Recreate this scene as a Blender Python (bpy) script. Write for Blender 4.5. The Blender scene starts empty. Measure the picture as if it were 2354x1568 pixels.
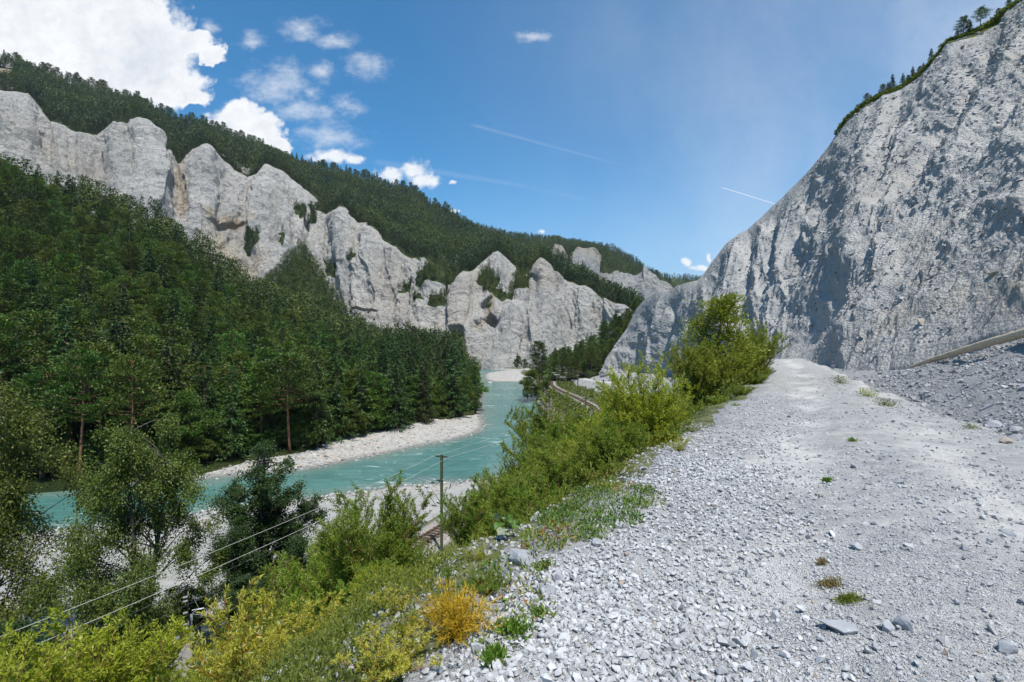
import bpy, math, random
import numpy as np
from mathutils import Vector, Matrix

# ------------------------------------------------------------------ camera, sky, sun, exposure
W0, H0, FPX = 2353.0, 1568.0, 1176.5          # tracing grid of the photograph; 18 mm on a 36 mm sensor
CU, CV = W0 / 2, H0 / 2
scene = bpy.context.scene
col = scene.collection
cam_d = bpy.data.cameras.new("camera"); cam = bpy.data.objects.new("camera", cam_d); col.objects.link(cam)
cam_d.lens = 18; cam_d.sensor_width = 36; cam_d.clip_start = 0.05; cam_d.clip_end = 9000
cam.location = (0, 0, 0); cam.rotation_euler = (math.radians(90), 0, 0)
scene.camera = cam
scene.view_settings.view_transform = 'Standard'; scene.view_settings.look = 'None'
scene.view_settings.exposure = 0.45; scene.view_settings.gamma = 1
SUN_DIR = Vector((0.17, -0.37, 0.90)).normalized()
SUN_ELEV = math.asin(SUN_DIR.z)
SUN_AZ = math.atan2(SUN_DIR.x, SUN_DIR.y)
SUN_STRENGTH, SKY_STRENGTH = 4.3, 0.110
sl = bpy.data.lights.new("sun", 'SUN'); sl.energy = SUN_STRENGTH; sl.angle = math.radians(0.53); sl.color = (1.0, 0.965, 0.90)
so = bpy.data.objects.new("sun", sl); col.objects.link(so)
so.rotation_euler = SUN_DIR.to_track_quat('Z', 'Y').to_euler()
scene.cycles.use_adaptive_sampling = True; scene.cycles.adaptive_threshold = 0.02
scene.cycles.max_bounces = 6; scene.cycles.diffuse_bounces = 2; scene.cycles.glossy_bounces = 2
scene.cycles.transmission_bounces = 3; scene.cycles.transparent_max_bounces = 4

class NT:
    """small node-tree writer"""
    def __init__(s, tree): s.t = tree; s.n = tree.nodes; s.l = tree.links
    def new(s, typ, **kw):
        n = s.n.new(typ)
        for k, v in kw.items(): setattr(n, k, v)
        return n
    def put(s, sock, v):
        if isinstance(v, bpy.types.NodeSocket): s.l.new(v, sock)
        elif v is not None: sock.default_value = v
    def m(s, op, a, b=None, c=None, clamp=False):
        n = s.new('ShaderNodeMath', operation=op); n.use_clamp = clamp
        for i, v in enumerate((a, b, c)):
            if v is not None: s.put(n.inputs[i], v)
        return n.outputs[0]
    def vm(s, op, a, b=None, scale=None):
        n = s.new('ShaderNodeVectorMath', operation=op)
        s.put(n.inputs[0], a)
        if b is not None: s.put(n.inputs[1], b)
        if scale is not None: s.put(n.inputs['Scale'], scale)
        return n.outputs['Value'] if op in ('LENGTH', 'DOT_PRODUCT', 'DISTANCE') else n.outputs[0]
    def ss(s, v, lo, hi, a=0.0, b=1.0, smooth=True):
        n = s.new('ShaderNodeMapRange'); n.interpolation_type = 'SMOOTHSTEP' if smooth else 'LINEAR'
        for i, x in enumerate((v, lo, hi, a, b)): s.put(n.inputs[i], x)
        return n.outputs[0]
    def mix(s, f, a, b, mode='MIX'):
        n = s.new('ShaderNodeMix', data_type='RGBA', blend_type=mode)
        s.put(n.inputs[0], f); s.put(n.inputs[6], a if not isinstance(a, tuple) else (*a[:3], 1)); s.put(n.inputs[7], b if not isinstance(b, tuple) else (*b[:3], 1))
        return n.outputs[2]
    def noise(s, vec, scale, detail=4, rough=0.55, dist=0.0, out='Fac'):
        n = s.new('ShaderNodeTexNoise'); s.put(n.inputs['Vector'], vec)
        n.inputs['Scale'].default_value = scale; n.inputs['Detail'].default_value = detail
        n.inputs['Roughness'].default_value = rough; n.inputs['Distortion'].default_value = dist
        return n.outputs[out]
    def voro(s, vec, scale, feature='F1', out='Distance', rand=1.0):
        n = s.new('ShaderNodeTexVoronoi', feature=feature); s.put(n.inputs['Vector'], vec)
        n.inputs['Scale'].default_value = scale; n.inputs['Randomness'].default_value = rand
        return n.outputs[out]
    def attr(s, name, out='Fac'):
        n = s.new('ShaderNodeAttribute'); n.attribute_name = name; return n.outputs[out]
    def mapping(s, vec, scale=(1, 1, 1), rot=(0, 0, 0)):
        n = s.new('ShaderNodeMapping'); s.put(n.inputs[0], vec); n.inputs['Scale'].default_value = scale; n.inputs['Rotation'].default_value = rot
        return n.outputs[0]

def build_world():
    w = bpy.data.worlds.new("World"); scene.world = w; w.use_nodes = True
    T = NT(w.node_tree); T.n.clear()
    out = T.new('ShaderNodeOutputWorld'); bg = T.new('ShaderNodeBackground')
    sky = T.new('ShaderNodeTexSky', sky_type='NISHITA'); sky.sun_disc = False
    sky.sun_elevation = SUN_ELEV; sky.sun_rotation = SUN_AZ
    sky.altitude = 700; sky.air_density = 1.0; sky.dust_density = 0.4; sky.ozone_density = 2.5
    tc = T.new('ShaderNodeTexCoord').outputs['Generated']
    sep = T.new('ShaderNodeSeparateXYZ'); T.put(sep.inputs[0], tc)
    x, y, z = sep.outputs
    yy = T.m('MAXIMUM', y, 0.05)
    cmb = T.new('ShaderNodeCombineXYZ')
    T.put(cmb.inputs[0], T.m('DIVIDE', x, yy)); T.put(cmb.inputs[1], T.m('DIVIDE', z, yy))
    P = cmb.outputs[0]
    front = T.ss(y, 0.08, 0.2)
    K = 1 / FPX
    def C(u, v): return ((u - CU) * K, (CV - v) * K, 0)
    wob = T.vm('SUBTRACT', T.noise(P, 7, 4, 0.6, out='Color'), (0.5, 0.5, 0.5))
    wob2 = T.vm('SUBTRACT', T.noise(P, 28, 4, 0.6, out='Color'), (0.5, 0.5, 0.5))
    Pd = T.vm('ADD', P, T.vm('ADD', T.vm('SCALE', wob, scale=0.085), T.vm('SCALE', wob2, scale=0.032)))
    def field(ells, vec):
        f = None
        for (u, v, ru, rv) in ells:
            c = C(u, v)
            q = T.vm('MULTIPLY', T.vm('SUBTRACT', vec, c), (1 / (ru * K), 1 / (rv * K), 0))
            e = T.m('SUBTRACT', 1.0, T.vm('LENGTH', q))
            f = e if f is None else T.m('MAXIMUM', f, e)
        return f
    big = [(60, -60, 360, 250), (180, 70, 260, 150), (330, 110, 130, 110), (440, 90, 60, 34), (490, 112, 36, 18), (398, 185, 96, 62),
           (20, 130, 200, 120), (455, 212, 50, 26), (250, 190, 170, 90), (545, 268, 62, 42), (588, 305, 60, 40), (628, 335, 42, 26), (520, 300, 60, 40)]
    small = [(900, 402, 45, 20), (953, 392, 38, 27), (975, 415, 50, 22), (1040, 419, 12, 7), (1576, 600, 20, 13), (1628, 596, 9, 12),
             (1610, 616, 26, 12), (1243, 534, 12, 8), (760, 358, 70, 18), (815, 365, 34, 16), (1046, 485, 14, 5)]
    bill = T.voro(Pd, 26, feature='F1')
    bill2 = T.voro(Pd, 65, feature='F1')
    puff = T.m('ADD', T.m('MULTIPLY', T.m('SUBTRACT', 0.42, bill), 0.22), T.m('MULTIPLY', T.m('SUBTRACT', 0.42, bill2), 0.12))
    fn = T.m('SUBTRACT', T.noise(P, 34, 7, 0.68), 0.5)
    fb = T.m('ADD', T.m('ADD', field(big, Pd), puff), T.m('MULTIPLY', fn, 0.34))
    aB = T.m('MULTIPLY', T.ss(fb, -0.09, 0.20), T.ss(fb, -0.04, 0.5, 0.90, 1.0))
    fs = T.m('ADD', field(small, T.vm('ADD', P, T.vm('SCALE', wob2, scale=0.02))), T.m('MULTIPLY', T.m('SUBTRACT', 0.42, T.voro(P, 75, feature='F1')), 0.4)); fs = T.m('ADD', fs, T.m('MULTIPLY', fn, 1.3))
    aS = T.m('MULTIPLY', T.ss(fs, -0.1, 0.65), 0.88)
    # broken alto patches
    wisp = [(735, 168, 52, 34), (712, 215, 44, 26), (798, 238, 56, 34), (690, 262, 120, 50), (845, 148, 80, 48), (1225, 88, 75, 28),
            (690, 60, 75, 40), (575, 90, 50, 30), (640, 200, 120, 90), (760, 310, 120, 40), (480, 60, 30, 30), (770, 95, 80, 30)]
    fw = field(wisp, T.vm('ADD', P, T.vm('SCALE', wob, scale=0.05)))
    nz = T.noise(T.mapping(P, (1, 1.6, 1)), 24, 7, 0.68)
    aW = T.m('MULTIPLY', T.ss(T.m('ADD', T.m('MULTIPLY', fw, 0.55), T.m('SUBTRACT', nz, 0.5)), 0.06, 0.72), 0.6)
    # high thin cirrus on the right
    cz = T.noise(T.mapping(P, (1.6, 1.0, 1), (0, 0, -0.5)), 2.0, 5, 0.5)
    sx = T.new('ShaderNodeSeparateXYZ'); T.put(sx.inputs[0], P)
    aC = T.m('MULTIPLY', T.ss(sx.outputs[0], -0.3, 0.9), T.ss(cz, 0.3, 0.75, 0.14, 0.36))
    def line(a, b, w, op, soft=1.0):
        ax, ay, _ = C(*a); bx, by, _ = C(*b); L = math.hypot(bx - ax, by - ay); tx, ty = (bx - ax) / L, (by - ay) / L
        q = T.vm('SUBTRACT', P, (ax, ay, 0))
        al = T.vm('DOT_PRODUCT', q, (tx, ty, 0)); ac = T.m('ABSOLUTE', T.vm('DOT_PRODUCT', q, (-ty, tx, 0)))
        e = T.ss(ac, w * K, 0.0)
        r = T.m('MULTIPLY', T.ss(al, 0.0, L * 0.06), T.ss(al, L, L * 0.94))
        return T.m('MULTIPLY', T.m('MULTIPLY', e, r), op)
    ln = line((1655, 430), (1790, 472), 2.2, 0.7)
    for L in (((1070, 283), (1520, 405), 8, 0.12), ((1500, 400), (1760, 472), 7, 0.14), ((850, 370), (1230, 432), 12, 0.09), ((1200, 428), (1640, 522), 14, 0.09)):
        ln = T.m('MAXIMUM', ln, T.m('MULTIPLY', line(*L), T.ss(T.noise(P, 12, 4), 0.3, 0.65, 0.75, 1.0)))
    al = T.m('MAXIMUM', T.m('MAXIMUM', aB, aS), T.m('MAXIMUM', aW, T.m('MAXIMUM', aC, ln)))
    al = T.m('MULTIPLY', al, front)
    # cloud body: slightly greyer low and deep inside, white at the lit billows
    shade = T.ss(T.noise(Pd, 6, 6, 0.6), 0.35, 0.7, 0.0, 1.0)
    edge = T.ss(fb, 0.1, 0.55)
    cB = T.mix(T.m('MULTIPLY', T.m('ADD', T.m('MULTIPLY', shade, edge), T.ss(fn, 0.12, -0.2, 0, .5)), 0.62, clamp=True), (0.76, 0.77, 0.78), (0.50, 0.54, 0.60))
    skyc = T.mix(1.0, sky.outputs[0], (0.36, 0.90, 1.10), 'MULTIPLY')
    skyS = T.vm('SCALE', skyc, scale=SKY_STRENGTH)
    hz = T.m('MULTIPLY', T.ss(z, 0.34, -0.02), 0.80)
    skyS = T.mix(hz, skyS, (0.27, 0.40, 0.58))
    fin = T.mix(al, skyS, cB)
    T.put(bg.inputs[0], fin); bg.inputs[1].default_value = 1.0
    T.l.new(bg.outputs[0], out.inputs[0])
    w.cycles.sampling_method = 'MANUAL'; w.cycles.sample_map_resolution = 512
build_world()

# ------------------------------------------------------------------ helpers
rng = np.random.default_rng(7)
def P3(u, v, d): return np.array([(u - CU) * d / FPX, d, (CV - v) * d / FPX])
def _hash(ix, iy, iz, seed):
    h = (ix.astype(np.int64) * 374761393 + iy.astype(np.int64) * 668265263 + iz.astype(np.int64) * 2147483647 + seed * 1442695041) & 0xFFFFFFFF
    h = ((h ^ (h >> 13)) * 1274126177) & 0xFFFFFFFF
    return ((h ^ (h >> 16)) & 0xFFFF) / 65535.0 * 2 - 1
def vnoise(x, y, z, seed=0):
    fx, fy, fz = np.floor(x), np.floor(y), np.floor(z)
    tx, ty, tz = x - fx, y - fy, z - fz
    tx = tx * tx * tx * (tx * (tx * 6 - 15) + 10); ty = ty * ty * ty * (ty * (ty * 6 - 15) + 10); tz = tz * tz * tz * (tz * (tz * 6 - 15) + 10)
    r = 0
    for i in (0, 1):
        wx = tx if i else 1 - tx
        for j in (0, 1):
            wy = ty if j else 1 - ty
            for k in (0, 1):
                wz = tz if k else 1 - tz
                r = r + wx * wy * wz * _hash(fx + i, fy + j, fz + k, seed)
    return r
def fbm(x, y, z, octs=4, gain=0.5, seed=0):
    a, s, r = 1.0, 0.0, 0
    for o in range(octs):
        r = r + a * vnoise(x, y, z, seed + o * 17); s += a; a *= gain
        x, y, z = x * 2.03 + 13.1, y * 2.03 + 7.7, z * 2.03 + 3.3
    return r / s
def ridged(x, y, z, octs=4, gain=0.55, seed=0):
    a, s, r = 1.0, 0.0, 0
    for o in range(octs):
        r = r + a * (1 - np.abs(vnoise(x, y, z, seed + o * 31)) * 2.2); s += a; a *= gain
        x, y, z = x * 2.07 + 5.1, y * 2.07 + 9.7, z * 2.07 + 1.3
    return r / s
def sstep(x, a, b):
    t = np.clip((x - a) / (b - a), 0, 1); return t * t * (3 - 2 * t)
def seg_dist(x, y, poly, closed=False, val=None):
    """distance to a polyline, the side (+ right of travel) and an interpolated value"""
    P = np.asarray(poly, float); n = len(P) if closed else len(P) - 1
    best = np.full(x.shape, 1e18); side = np.zeros(x.shape); v = np.zeros(x.shape)
    for i in range(n):
        a, b = P[i], P[(i + 1) % len(P)]
        dx, dy = b[0] - a[0], b[1] - a[1]; L2 = dx * dx + dy * dy + 1e-9
        t = np.clip(((x - a[0]) * dx + (y - a[1]) * dy) / L2, 0, 1)
        ex, ey = x - a[0] - t * dx, y - a[1] - t * dy
        d2 = ex * ex + ey * ey
        m = d2 < best
        best = np.where(m, d2, best)
        side = np.where(m, np.sign(dy * (x - a[0]) - dx * (y - a[1])), side)
        if val is not None: v = np.where(m, val[i] + t * (val[(i + 1) % len(P)] - val[i]), v)
    return np.sqrt(best), side, v
def inpoly(x, y, poly):
    P = np.asarray(poly, float); c = np.zeros(x.shape, bool); j = len(P) - 1
    for i in range(len(P)):
        xi, yi, xj, yj = P[i][0], P[i][1], P[j][0], P[j][1]
        c ^= ((yi > y) != (yj > y)) & (x < (xj - xi) * (y - yi) / (yj - yi + 1e-12) + xi)
        j = i
    return c

def mesh_np(name, verts, faces, mats=(), midx=None, attrs=None, smooth=False):
    me = bpy.data.meshes.new(name)
    verts = np.ascontiguousarray(verts, np.float32); faces = np.ascontiguousarray(faces, np.int32)
    nf, k = faces.shape; tot = None
    if k == 4:
        tri = faces[:, 2] == faces[:, 3]
        if tri.any(): tot = np.where(tri, 3, 4).astype(np.int32)
    me.vertices.add(len(verts)); me.vertices.foreach_set('co', verts.ravel())
    if tot is None:
        me.loops.add(nf * k); me.loops.foreach_set('vertex_index', faces.ravel())
        me.polygons.add(nf); me.polygons.foreach_set('loop_start', np.arange(nf, dtype=np.int32) * k)
    else:
        keep = np.ones((nf, 4), bool); keep[tri, 3] = False; li = faces[keep]
        me.loops.add(len(li)); me.loops.foreach_set('vertex_index', np.ascontiguousarray(li))
        me.polygons.add(nf); me.polygons.foreach_set('loop_start', np.concatenate([[0], np.cumsum(tot)[:-1]]).astype(np.int32))
    if midx is not None: me.polygons.foreach_set('material_index', np.ascontiguousarray(midx, np.int32))
    me.polygons.foreach_set('use_smooth', np.full(nf, bool(smooth)))
    for m in mats: me.materials.append(m)
    me.update(calc_edges=True)
    for k_, v in (attrs or {}).items():
        v = np.ascontiguousarray(v, np.float32)
        a = me.attributes.new(k_, 'FLOAT', 'POINT' if len(v) == len(verts) else 'FACE'); a.data.foreach_set('value', v)
    return me
def link(name, me, parent=None, **props):
    o = bpy.data.objects.new(name, me); col.objects.link(o)
    if parent is not None: o.parent = parent
    for k, v in props.items():
        if v: o[k] = v
    return o
def thing(name, label, cat, loc=(0, 0, 0), rotz=0.0, scale=(1, 1, 1), group=None):
    o = bpy.data.objects.new(name, None); col.objects.link(o)
    o.empty_display_size = 0.2
    o.location = loc; o.rotation_euler = (0, 0, rotz); o.scale = scale
    o['label'] = label; o['category'] = cat
    if group: o['group'] = group
    return o
class Geo:
    """collects quads with a material index and a per-face random value"""
    def __init__(s): s.v = []; s.f = []; s.m = []; s.c = []; s.n = 0
    def add(s, v, f, m=0, c=None):
        v = np.asarray(v, float).reshape(-1, 3); f = np.asarray(f, int)
        if f.shape[1] == 3: f = np.column_stack([f, f[:, 2]])
        s.v.append(v); s.f.append(f + s.n); s.n += len(v)
        s.m.append(np.full(len(f), m)); s.c.append(np.full(len(f), 0.5) if c is None else np.asarray(c, float))
    def arrays(s): return np.vstack(s.v), np.vstack(s.f), np.concatenate(s.m), np.concatenate(s.c)
    def mesh(s, name, mats, smooth=False):
        v, f, m, c = s.arrays(); return mesh_np(name, v, f, mats, m, {'cv': c}, smooth)
def tube(g, pts, rad, sides=6, m=0, cap=True):
    pts = np.asarray(pts, float); n = len(pts); rad = np.broadcast_to(np.asarray(rad, float), (n,))
    tan = np.gradient(pts, axis=0); tan /= np.linalg.norm(tan, axis=1, keepdims=True) + 1e-9
    ref = np.array([0, 0, 1.0]) if abs(tan[0][2]) < 0.9 else np.array([1.0, 0, 0])
    a = np.cross(tan, ref); a /= np.linalg.norm(a, axis=1, keepdims=True) + 1e-9; b = np.cross(tan, a)
    th = np.arange(sides) / sides * 2 * math.pi
    ring = pts[:, None, :] + rad[:, None, None] * (a[:, None, :] * np.cos(th)[None, :, None] + b[:, None, :] * np.sin(th)[None, :, None])
    v = ring.reshape(-1, 3); i = np.arange(n - 1)[:, None] * sides; j = np.arange(sides)[None, :]; j2 = (j + 1) % sides
    f = np.stack([i + j, i + j2, i + sides + j2, i + sides + j], -1).reshape(-1, 4)
    if cap:
        k = len(v); v = np.vstack([v, pts[0], pts[-1]]); jj = np.arange(sides)
        f = np.vstack([f, np.stack([np.full(sides, k), (jj + 1) % sides, jj, jj], -1), np.stack([np.full(sides, k + 1), (n - 1) * sides + jj, (n - 1) * sides + (jj + 1) % sides, (n - 1) * sides + (jj + 1) % sides], -1)])
        # degenerate quads become triangles
    g.add(v, f, m)
def boxg(g, c, size, R=None, m=0):
    s = np.array(size) / 2.0
    v = np.array([[x, y, z] for x in (-1, 1) for y in (-1, 1) for z in (-1, 1)]) * s
    if R is not None: v = v @ np.array(R).T
    g.add(v + np.array(c), [[0, 1, 3, 2], [4, 6, 7, 5], [0, 4, 5, 1], [2, 3, 7, 6], [0, 2, 6, 4], [1, 5, 7, 3]], m)
def nrm(a): return a / (np.linalg.norm(a, axis=-1, keepdims=True) + 1e-9)
def leaves(g, pos, dr, L, Wd, r, m=0, c=None, up=0.0):
    """one folded lens-shaped leaf (two quads share one spine) per position"""
    n = len(pos); dr = nrm(dr)
    sd = nrm(np.cross(dr, nrm(r.normal(size=(n, 3)) + np.array([0, 0, up]))))
    L = np.broadcast_to(L, (n,))[:, None]; Wd = np.broadcast_to(Wd, (n,))[:, None]
    v = np.stack([pos, pos + dr * L * 0.45 + sd * Wd * 0.5, pos + dr * L, pos + dr * L * 0.45 - sd * Wd * 0.5], 1).reshape(-1, 3)
    f = np.arange(n)[:, None] * 4 + np.arange(4)[None]
    g.add(v, f, m, r.random(n) if c is None else c)
def fix_quads(me): return me

# ------------------------------------------------------------------ materials
def mat(name):
    m = bpy.data.materials.new(name); m.use_nodes = True; T = NT(m.node_tree); T.n.clear()
    o = T.new('ShaderNodeOutputMaterial'); p = T.new('ShaderNodeBsdfPrincipled'); T.l.new(p.outputs[0], o.inputs[0])
    p.inputs['Roughness'].default_value = 0.85
    p.inputs['Specular IOR Level'].default_value = 0.3
    return m, T, p, o
def bump(T, p, h, strength, dist, prev=None):
    b = T.new('ShaderNodeBump'); b.inputs['Strength'].default_value = strength; b.inputs['Distance'].default_value = dist
    T.put(b.inputs['Height'], h)
    if prev is not None: T.l.new(prev, b.inputs['Normal'])
    T.l.new(b.outputs[0], p.inputs['Normal']); return b.outputs[0]
def pos(T): return T.new('ShaderNodeNewGeometry').outputs['Position']
def plain(name, c, rough=0.6, metal=0.0, var=0.15, sc=8.0):
    m, T, p, o = mat(name); tc = T.new('ShaderNodeTexCoord').outputs['Object']
    n = T.noise(tc, sc, 5)
    T.put(p.inputs['Base Color'], T.mix(T.ss(n, 0.3, 0.7), tuple(x * (1 - var) for x in c), tuple(min(1, x * (1 + var)) for x in c)))
    p.inputs['Roughness'].default_value = rough; p.inputs['Metallic'].default_value = metal
    bump(T, p, n, 0.15, 0.01)
    return m
def leafmat(name, c1, c2, c3=None, trans=0.3, rough=0.5, objvar=0.25, patch=0.0):
    m, T, p, o = mat(name)
    cv = T.attr('cv')
    c = T.mix(T.ss(cv, 0.1, 0.9, smooth=False), c1, c2)
    if c3: c = T.mix(T.ss(cv, 0.86, 0.93), c, c3)
    if objvar:
        oi = T.new('ShaderNodeObjectInfo').outputs['Random']
        hs = T.new('ShaderNodeHueSaturation'); T.put(hs.inputs['Hue'], T.ss(oi, 0, 1, 0.5 - objvar * 0.09, 0.5 + objvar * 0.09, False))
        oi2 = T.m('FRACT', T.m('MULTIPLY', oi, 7.31)); T.put(hs.inputs['Value'], T.ss(oi2, 0, 1, 1 - objvar, 1 + objvar, False))
        T.put(hs.inputs['Color'], c); c = hs.outputs[0]
    if patch:
        pn = T.noise(pos(T), 0.012, 4, 0.6); pf = T.ss(pn, 0.35, 0.65)
        c = T.mix(T.m('MULTIPLY', pf, patch), c, T.mix(1.0, c, (2.3, 1.75, 0.9), 'MULTIPLY'))
    T.put(p.inputs['Base Color'], c); p.inputs['Roughness'].default_value = rough
    p.inputs['Specular IOR Level'].default_value = 0.25
    if trans > 0:
        tr = T.new('ShaderNodeBsdfTranslucent'); T.put(tr.inputs[0], T.mix(1.0, c, (1.25, 1.3, 0.5), 'MULTIPLY'))
        mx = T.new('ShaderNodeMixShader'); mx.inputs[0].default_value = trans
        T.l.new(p.outputs[0], mx.inputs[1]); T.l.new(tr.outputs[0], mx.inputs[2]); T.l.new(mx.outputs[0], o.inputs[0])
    return m
def rockmat(name, base, light, dark, tan, sc=1.0, bumpd=1.0, streak=3.0, vegc=((0.03, 0.055, 0.012), (0.085, 0.10, 0.03))):
    """limestone: grey tones, vertical wash streaks, cracks; 'stain' and 'veg' are painted regions of the real surface"""
    m, T, p, o = mat(name); g = pos(T)
    n1 = T.noise(g, 0.02 * sc, 6, 0.6); n2 = T.noise(g, 0.12 * sc, 7, 0.65); n3 = T.noise(g, 0.8 * sc, 7, 0.7)
    st = T.noise(T.mapping(g, (0.16 * sc, 0.16 * sc, 0.016 * sc)), 1.0, 6, 0.62, 0.6)
    c = T.mix(T.ss(n1, 0.32, 0.68), base, light)
    c = T.mix(T.m('MULTIPLY', T.ss(st, 0.50, 0.70), 0.65 if streak > 1 else 0.3), c, dark)
    c = T.mix(T.m('MULTIPLY', T.ss(n2, 0.5, 0.75), 0.5), c, light)
    c = T.mix(T.m('MULTIPLY', T.ss(n3, 0.55, 0.75), 0.55), c, dark)
    ck = T.noise(T.mapping(g, (0.22 * sc, 0.22 * sc, 0.07 * sc)), 1.0, 4, 0.6, 1.5)
    crk = T.ss(T.m('ABSOLUTE', T.m('SUBTRACT', ck, 0.5)), 0.022, 0.0)
    c = T.mix(T.m('MULTIPLY', crk, T.ss(n2, 0.42, 0.6, 0.0, 0.7)), c, dark)
    tn = T.m('ADD', T.attr('stain'), T.m('MULTIPLY', T.ss(T.noise(T.mapping(g, (0.03 * sc, 0.03 * sc, 0.012 * sc)), 1.0, 6, 0.6), 0.56, 0.75), 0.30))
    c = T.mix(T.m('MULTIPLY', tn, T.ss(n2, 0.2, 0.6, 0.5, 1.0), clamp=True), c, tan)
    veg = T.attr('veg')
    vn = T.noise(g, 0.25, 6, 0.7)
    vf = T.ss(T.m('ADD', veg, T.m('MULTIPLY', T.m('SUBTRACT', vn, 0.5), 0.9)), 0.42, 0.58)
    vc = T.mix(T.ss(T.noise(g, 0.05, 5, 0.65), 0.35, 0.65), vegc[0], vegc[1])
    c = T.mix(vf, c, vc)
    T.put(p.inputs['Base Color'], c); p.inputs['Roughness'].default_value = 0.92; p.inputs['Specular IOR Level'].default_value = 0.15
    h = T.m('ADD', T.m('MULTIPLY', n2, 4.0), T.m('ADD', n3, T.m('MULTIPLY', T.noise(g, 2.6 * sc, 5, 0.7), 0.35)))
    h = T.m('ADD', h, T.m('MULTIPLY', st, streak))
    if streak < 1: h = T.m('SUBTRACT', h, T.m('MULTIPLY', T.voro(g, 5.5), 0.8))
    bump(T, p, h, 0.9 if streak > 1 else 0.75, bumpd)
    return m
M = {}
M['rock'] = rockmat('pale_limestone', (0.42, 0.40, 0.37), (0.56, 0.53, 0.485), (0.205, 0.20, 0.20), (0.40, 0.31, 0.19), 1.0, 3.0)
M['rock_far'] = rockmat('far_limestone', (0.33, 0.325, 0.32), (0.44, 0.43, 0.41), (0.19, 0.20, 0.22), (0.36, 0.31, 0.23), 0.8, 4)
M['rock_near'] = rockmat('scree_limestone', (0.37, 0.36, 0.345), (0.46, 0.445, 0.42), (0.215, 0.212, 0.21), (0.38, 0.315, 0.22), 5.0, 0.26, 0.5, ((0.03, 0.05, 0.01), (0.10, 0.11, 0.02)))
M['bark'] = plain('bark', (0.10, 0.075, 0.055), 0.9, var=0.4)
M['bark_pine'] = plain('pine_bark', (0.20, 0.10, 0.055), 0.9, var=0.35)
M['bark_grey'] = plain('grey_bark', (0.085, 0.078, 0.065), 0.9, var=0.4)
M['twig'] = plain('willow_twig', (0.16, 0.09, 0.035), 0.6, var=0.3)
M['twig_red'] = plain('red_twig', (0.30, 0.08, 0.025), 0.5, var=0.3)
M['pine'] = leafmat('pine_needles', (0.038, 0.076, 0.013), (0.100, 0.150, 0.022), (0.17, 0.18, 0.03), 0.15, objvar=0.35)
M['spruce'] = leafmat('spruce_needles', (0.016, 0.040, 0.010), (0.050, 0.088, 0.016), None, 0.1, objvar=0.3)
M['broad'] = leafmat('broad_leaves', (0.045, 0.095, 0.016), (0.125, 0.190, 0.032), (0.18, 0.21, 0.045), 0.28, objvar=0.3)
M['birch'] = leafmat('birch_leaves', (0.055, 0.090, 0.014), (0.15, 0.185, 0.034), (0.30, 0.31, 0.11), 0.3, objvar=0.15)
M['alder'] = leafmat('alder_leaves', (0.022, 0.050, 0.014), (0.060, 0.105, 0.030), (0.12, 0.17, 0.06), 0.25, objvar=0.1)
M['larch'] = leafmat('larch_needles', (0.11, 0.125, 0.015), (0.19, 0.20, 0.03), None, 0.3, objvar=0.1)
M['willow'] = leafmat('willow_leaves', (0.095, 0.165, 0.020), (0.24, 0.32, 0.040), (0.44, 0.45, 0.15), 0.42, objvar=0.18)
M['willow_y'] = leafmat('yellow_willow_leaves', (0.17, 0.215, 0.018), (0.40, 0.42, 0.035), (0.58, 0.56, 0.17), 0.42, objvar=0.1)
M['willow_near'] = leafmat('silvery_willow_leaves', (0.28, 0.29, 0.05), (0.52, 0.47, 0.06), (0.50, 0.53, 0.36), 0.35, objvar=0.0)
M['olive'] = leafmat('olive_leaves', (0.09, 0.135, 0.016), (0.24, 0.28, 0.032), (0.36, 0.38, 0.10), 0.35, objvar=0.15)
M['sapling'] = leafmat('sapling_needles', (0.09, 0.17, 0.02), (0.17, 0.27, 0.03), None, 0.3, objvar=0.0)
M['under'] = leafmat('undergrowth_leaves', (0.07, 0.11, 0.018), (0.21, 0.22, 0.04), (0.30, 0.22, 0.09), 0.3, objvar=0.0)
M['creep'] = leafmat('creeping_leaves', (0.08, 0.15, 0.03), (0.20, 0.25, 0.05), (0.30, 0.15, 0.05), 0.2, objvar=0.0)
M['dry'] = leafmat('dry_leaves', (0.16, 0.12, 0.05), (0.30, 0.20, 0.09), (0.30, 0.34, 0.08), 0.2, objvar=0.0)
M['orange'] = leafmat('orange_herb', (0.42, 0.26, 0.015), (0.58, 0.38, 0.03), None, 0.2, objvar=0.0)
M['butter'] = leafmat('butterbur_leaf', (0.07, 0.14, 0.02), (0.26, 0.29, 0.21), None, 0.25, objvar=0.0)
M['forest'] = leafmat('forest_needles', (0.022, 0.046, 0.014), (0.058, 0.088, 0.022), (0.095, 0.115, 0.03), 0.1, objvar=0.0, patch=0.7)
M['steel'] = plain('galvanised_steel', (0.38, 0.40, 0.41), 0.45, 0.6)
M['pole'] = plain('green_painted_steel', (0.10, 0.115, 0.055), 0.6, 0.2)
M['hood'] = plain('weathered_hood', (0.17, 0.175, 0.18), 0.5, 0.3)
M['black'] = plain('black_paint', (0.018, 0.02, 0.024), 0.45, 0.0)
M['insul'] = plain('brown_insulator', (0.055, 0.022, 0.018), 0.25, 0.0)
M['wire'] = plain('bright_wire', (0.52, 0.50, 0.47), 0.5, 0.2)
M['wire_dark'] = plain('dark_wire', (0.08, 0.08, 0.085), 0.5, 0.4)
M['cabinet'] = plain('grey_beige_cabinet', (0.40, 0.38, 0.34), 0.55)
M['rail'] = plain('rusty_rail', (0.20, 0.13, 0.085), 0.5, 0.5)
M['sleeper'] = plain('sleeper_wood', (0.12, 0.085, 0.06), 0.9)
M['ballast'] = plain('ballast', (0.27, 0.24, 0.21), 0.95, var=0.5, sc=6)
M['log'] = None
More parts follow.
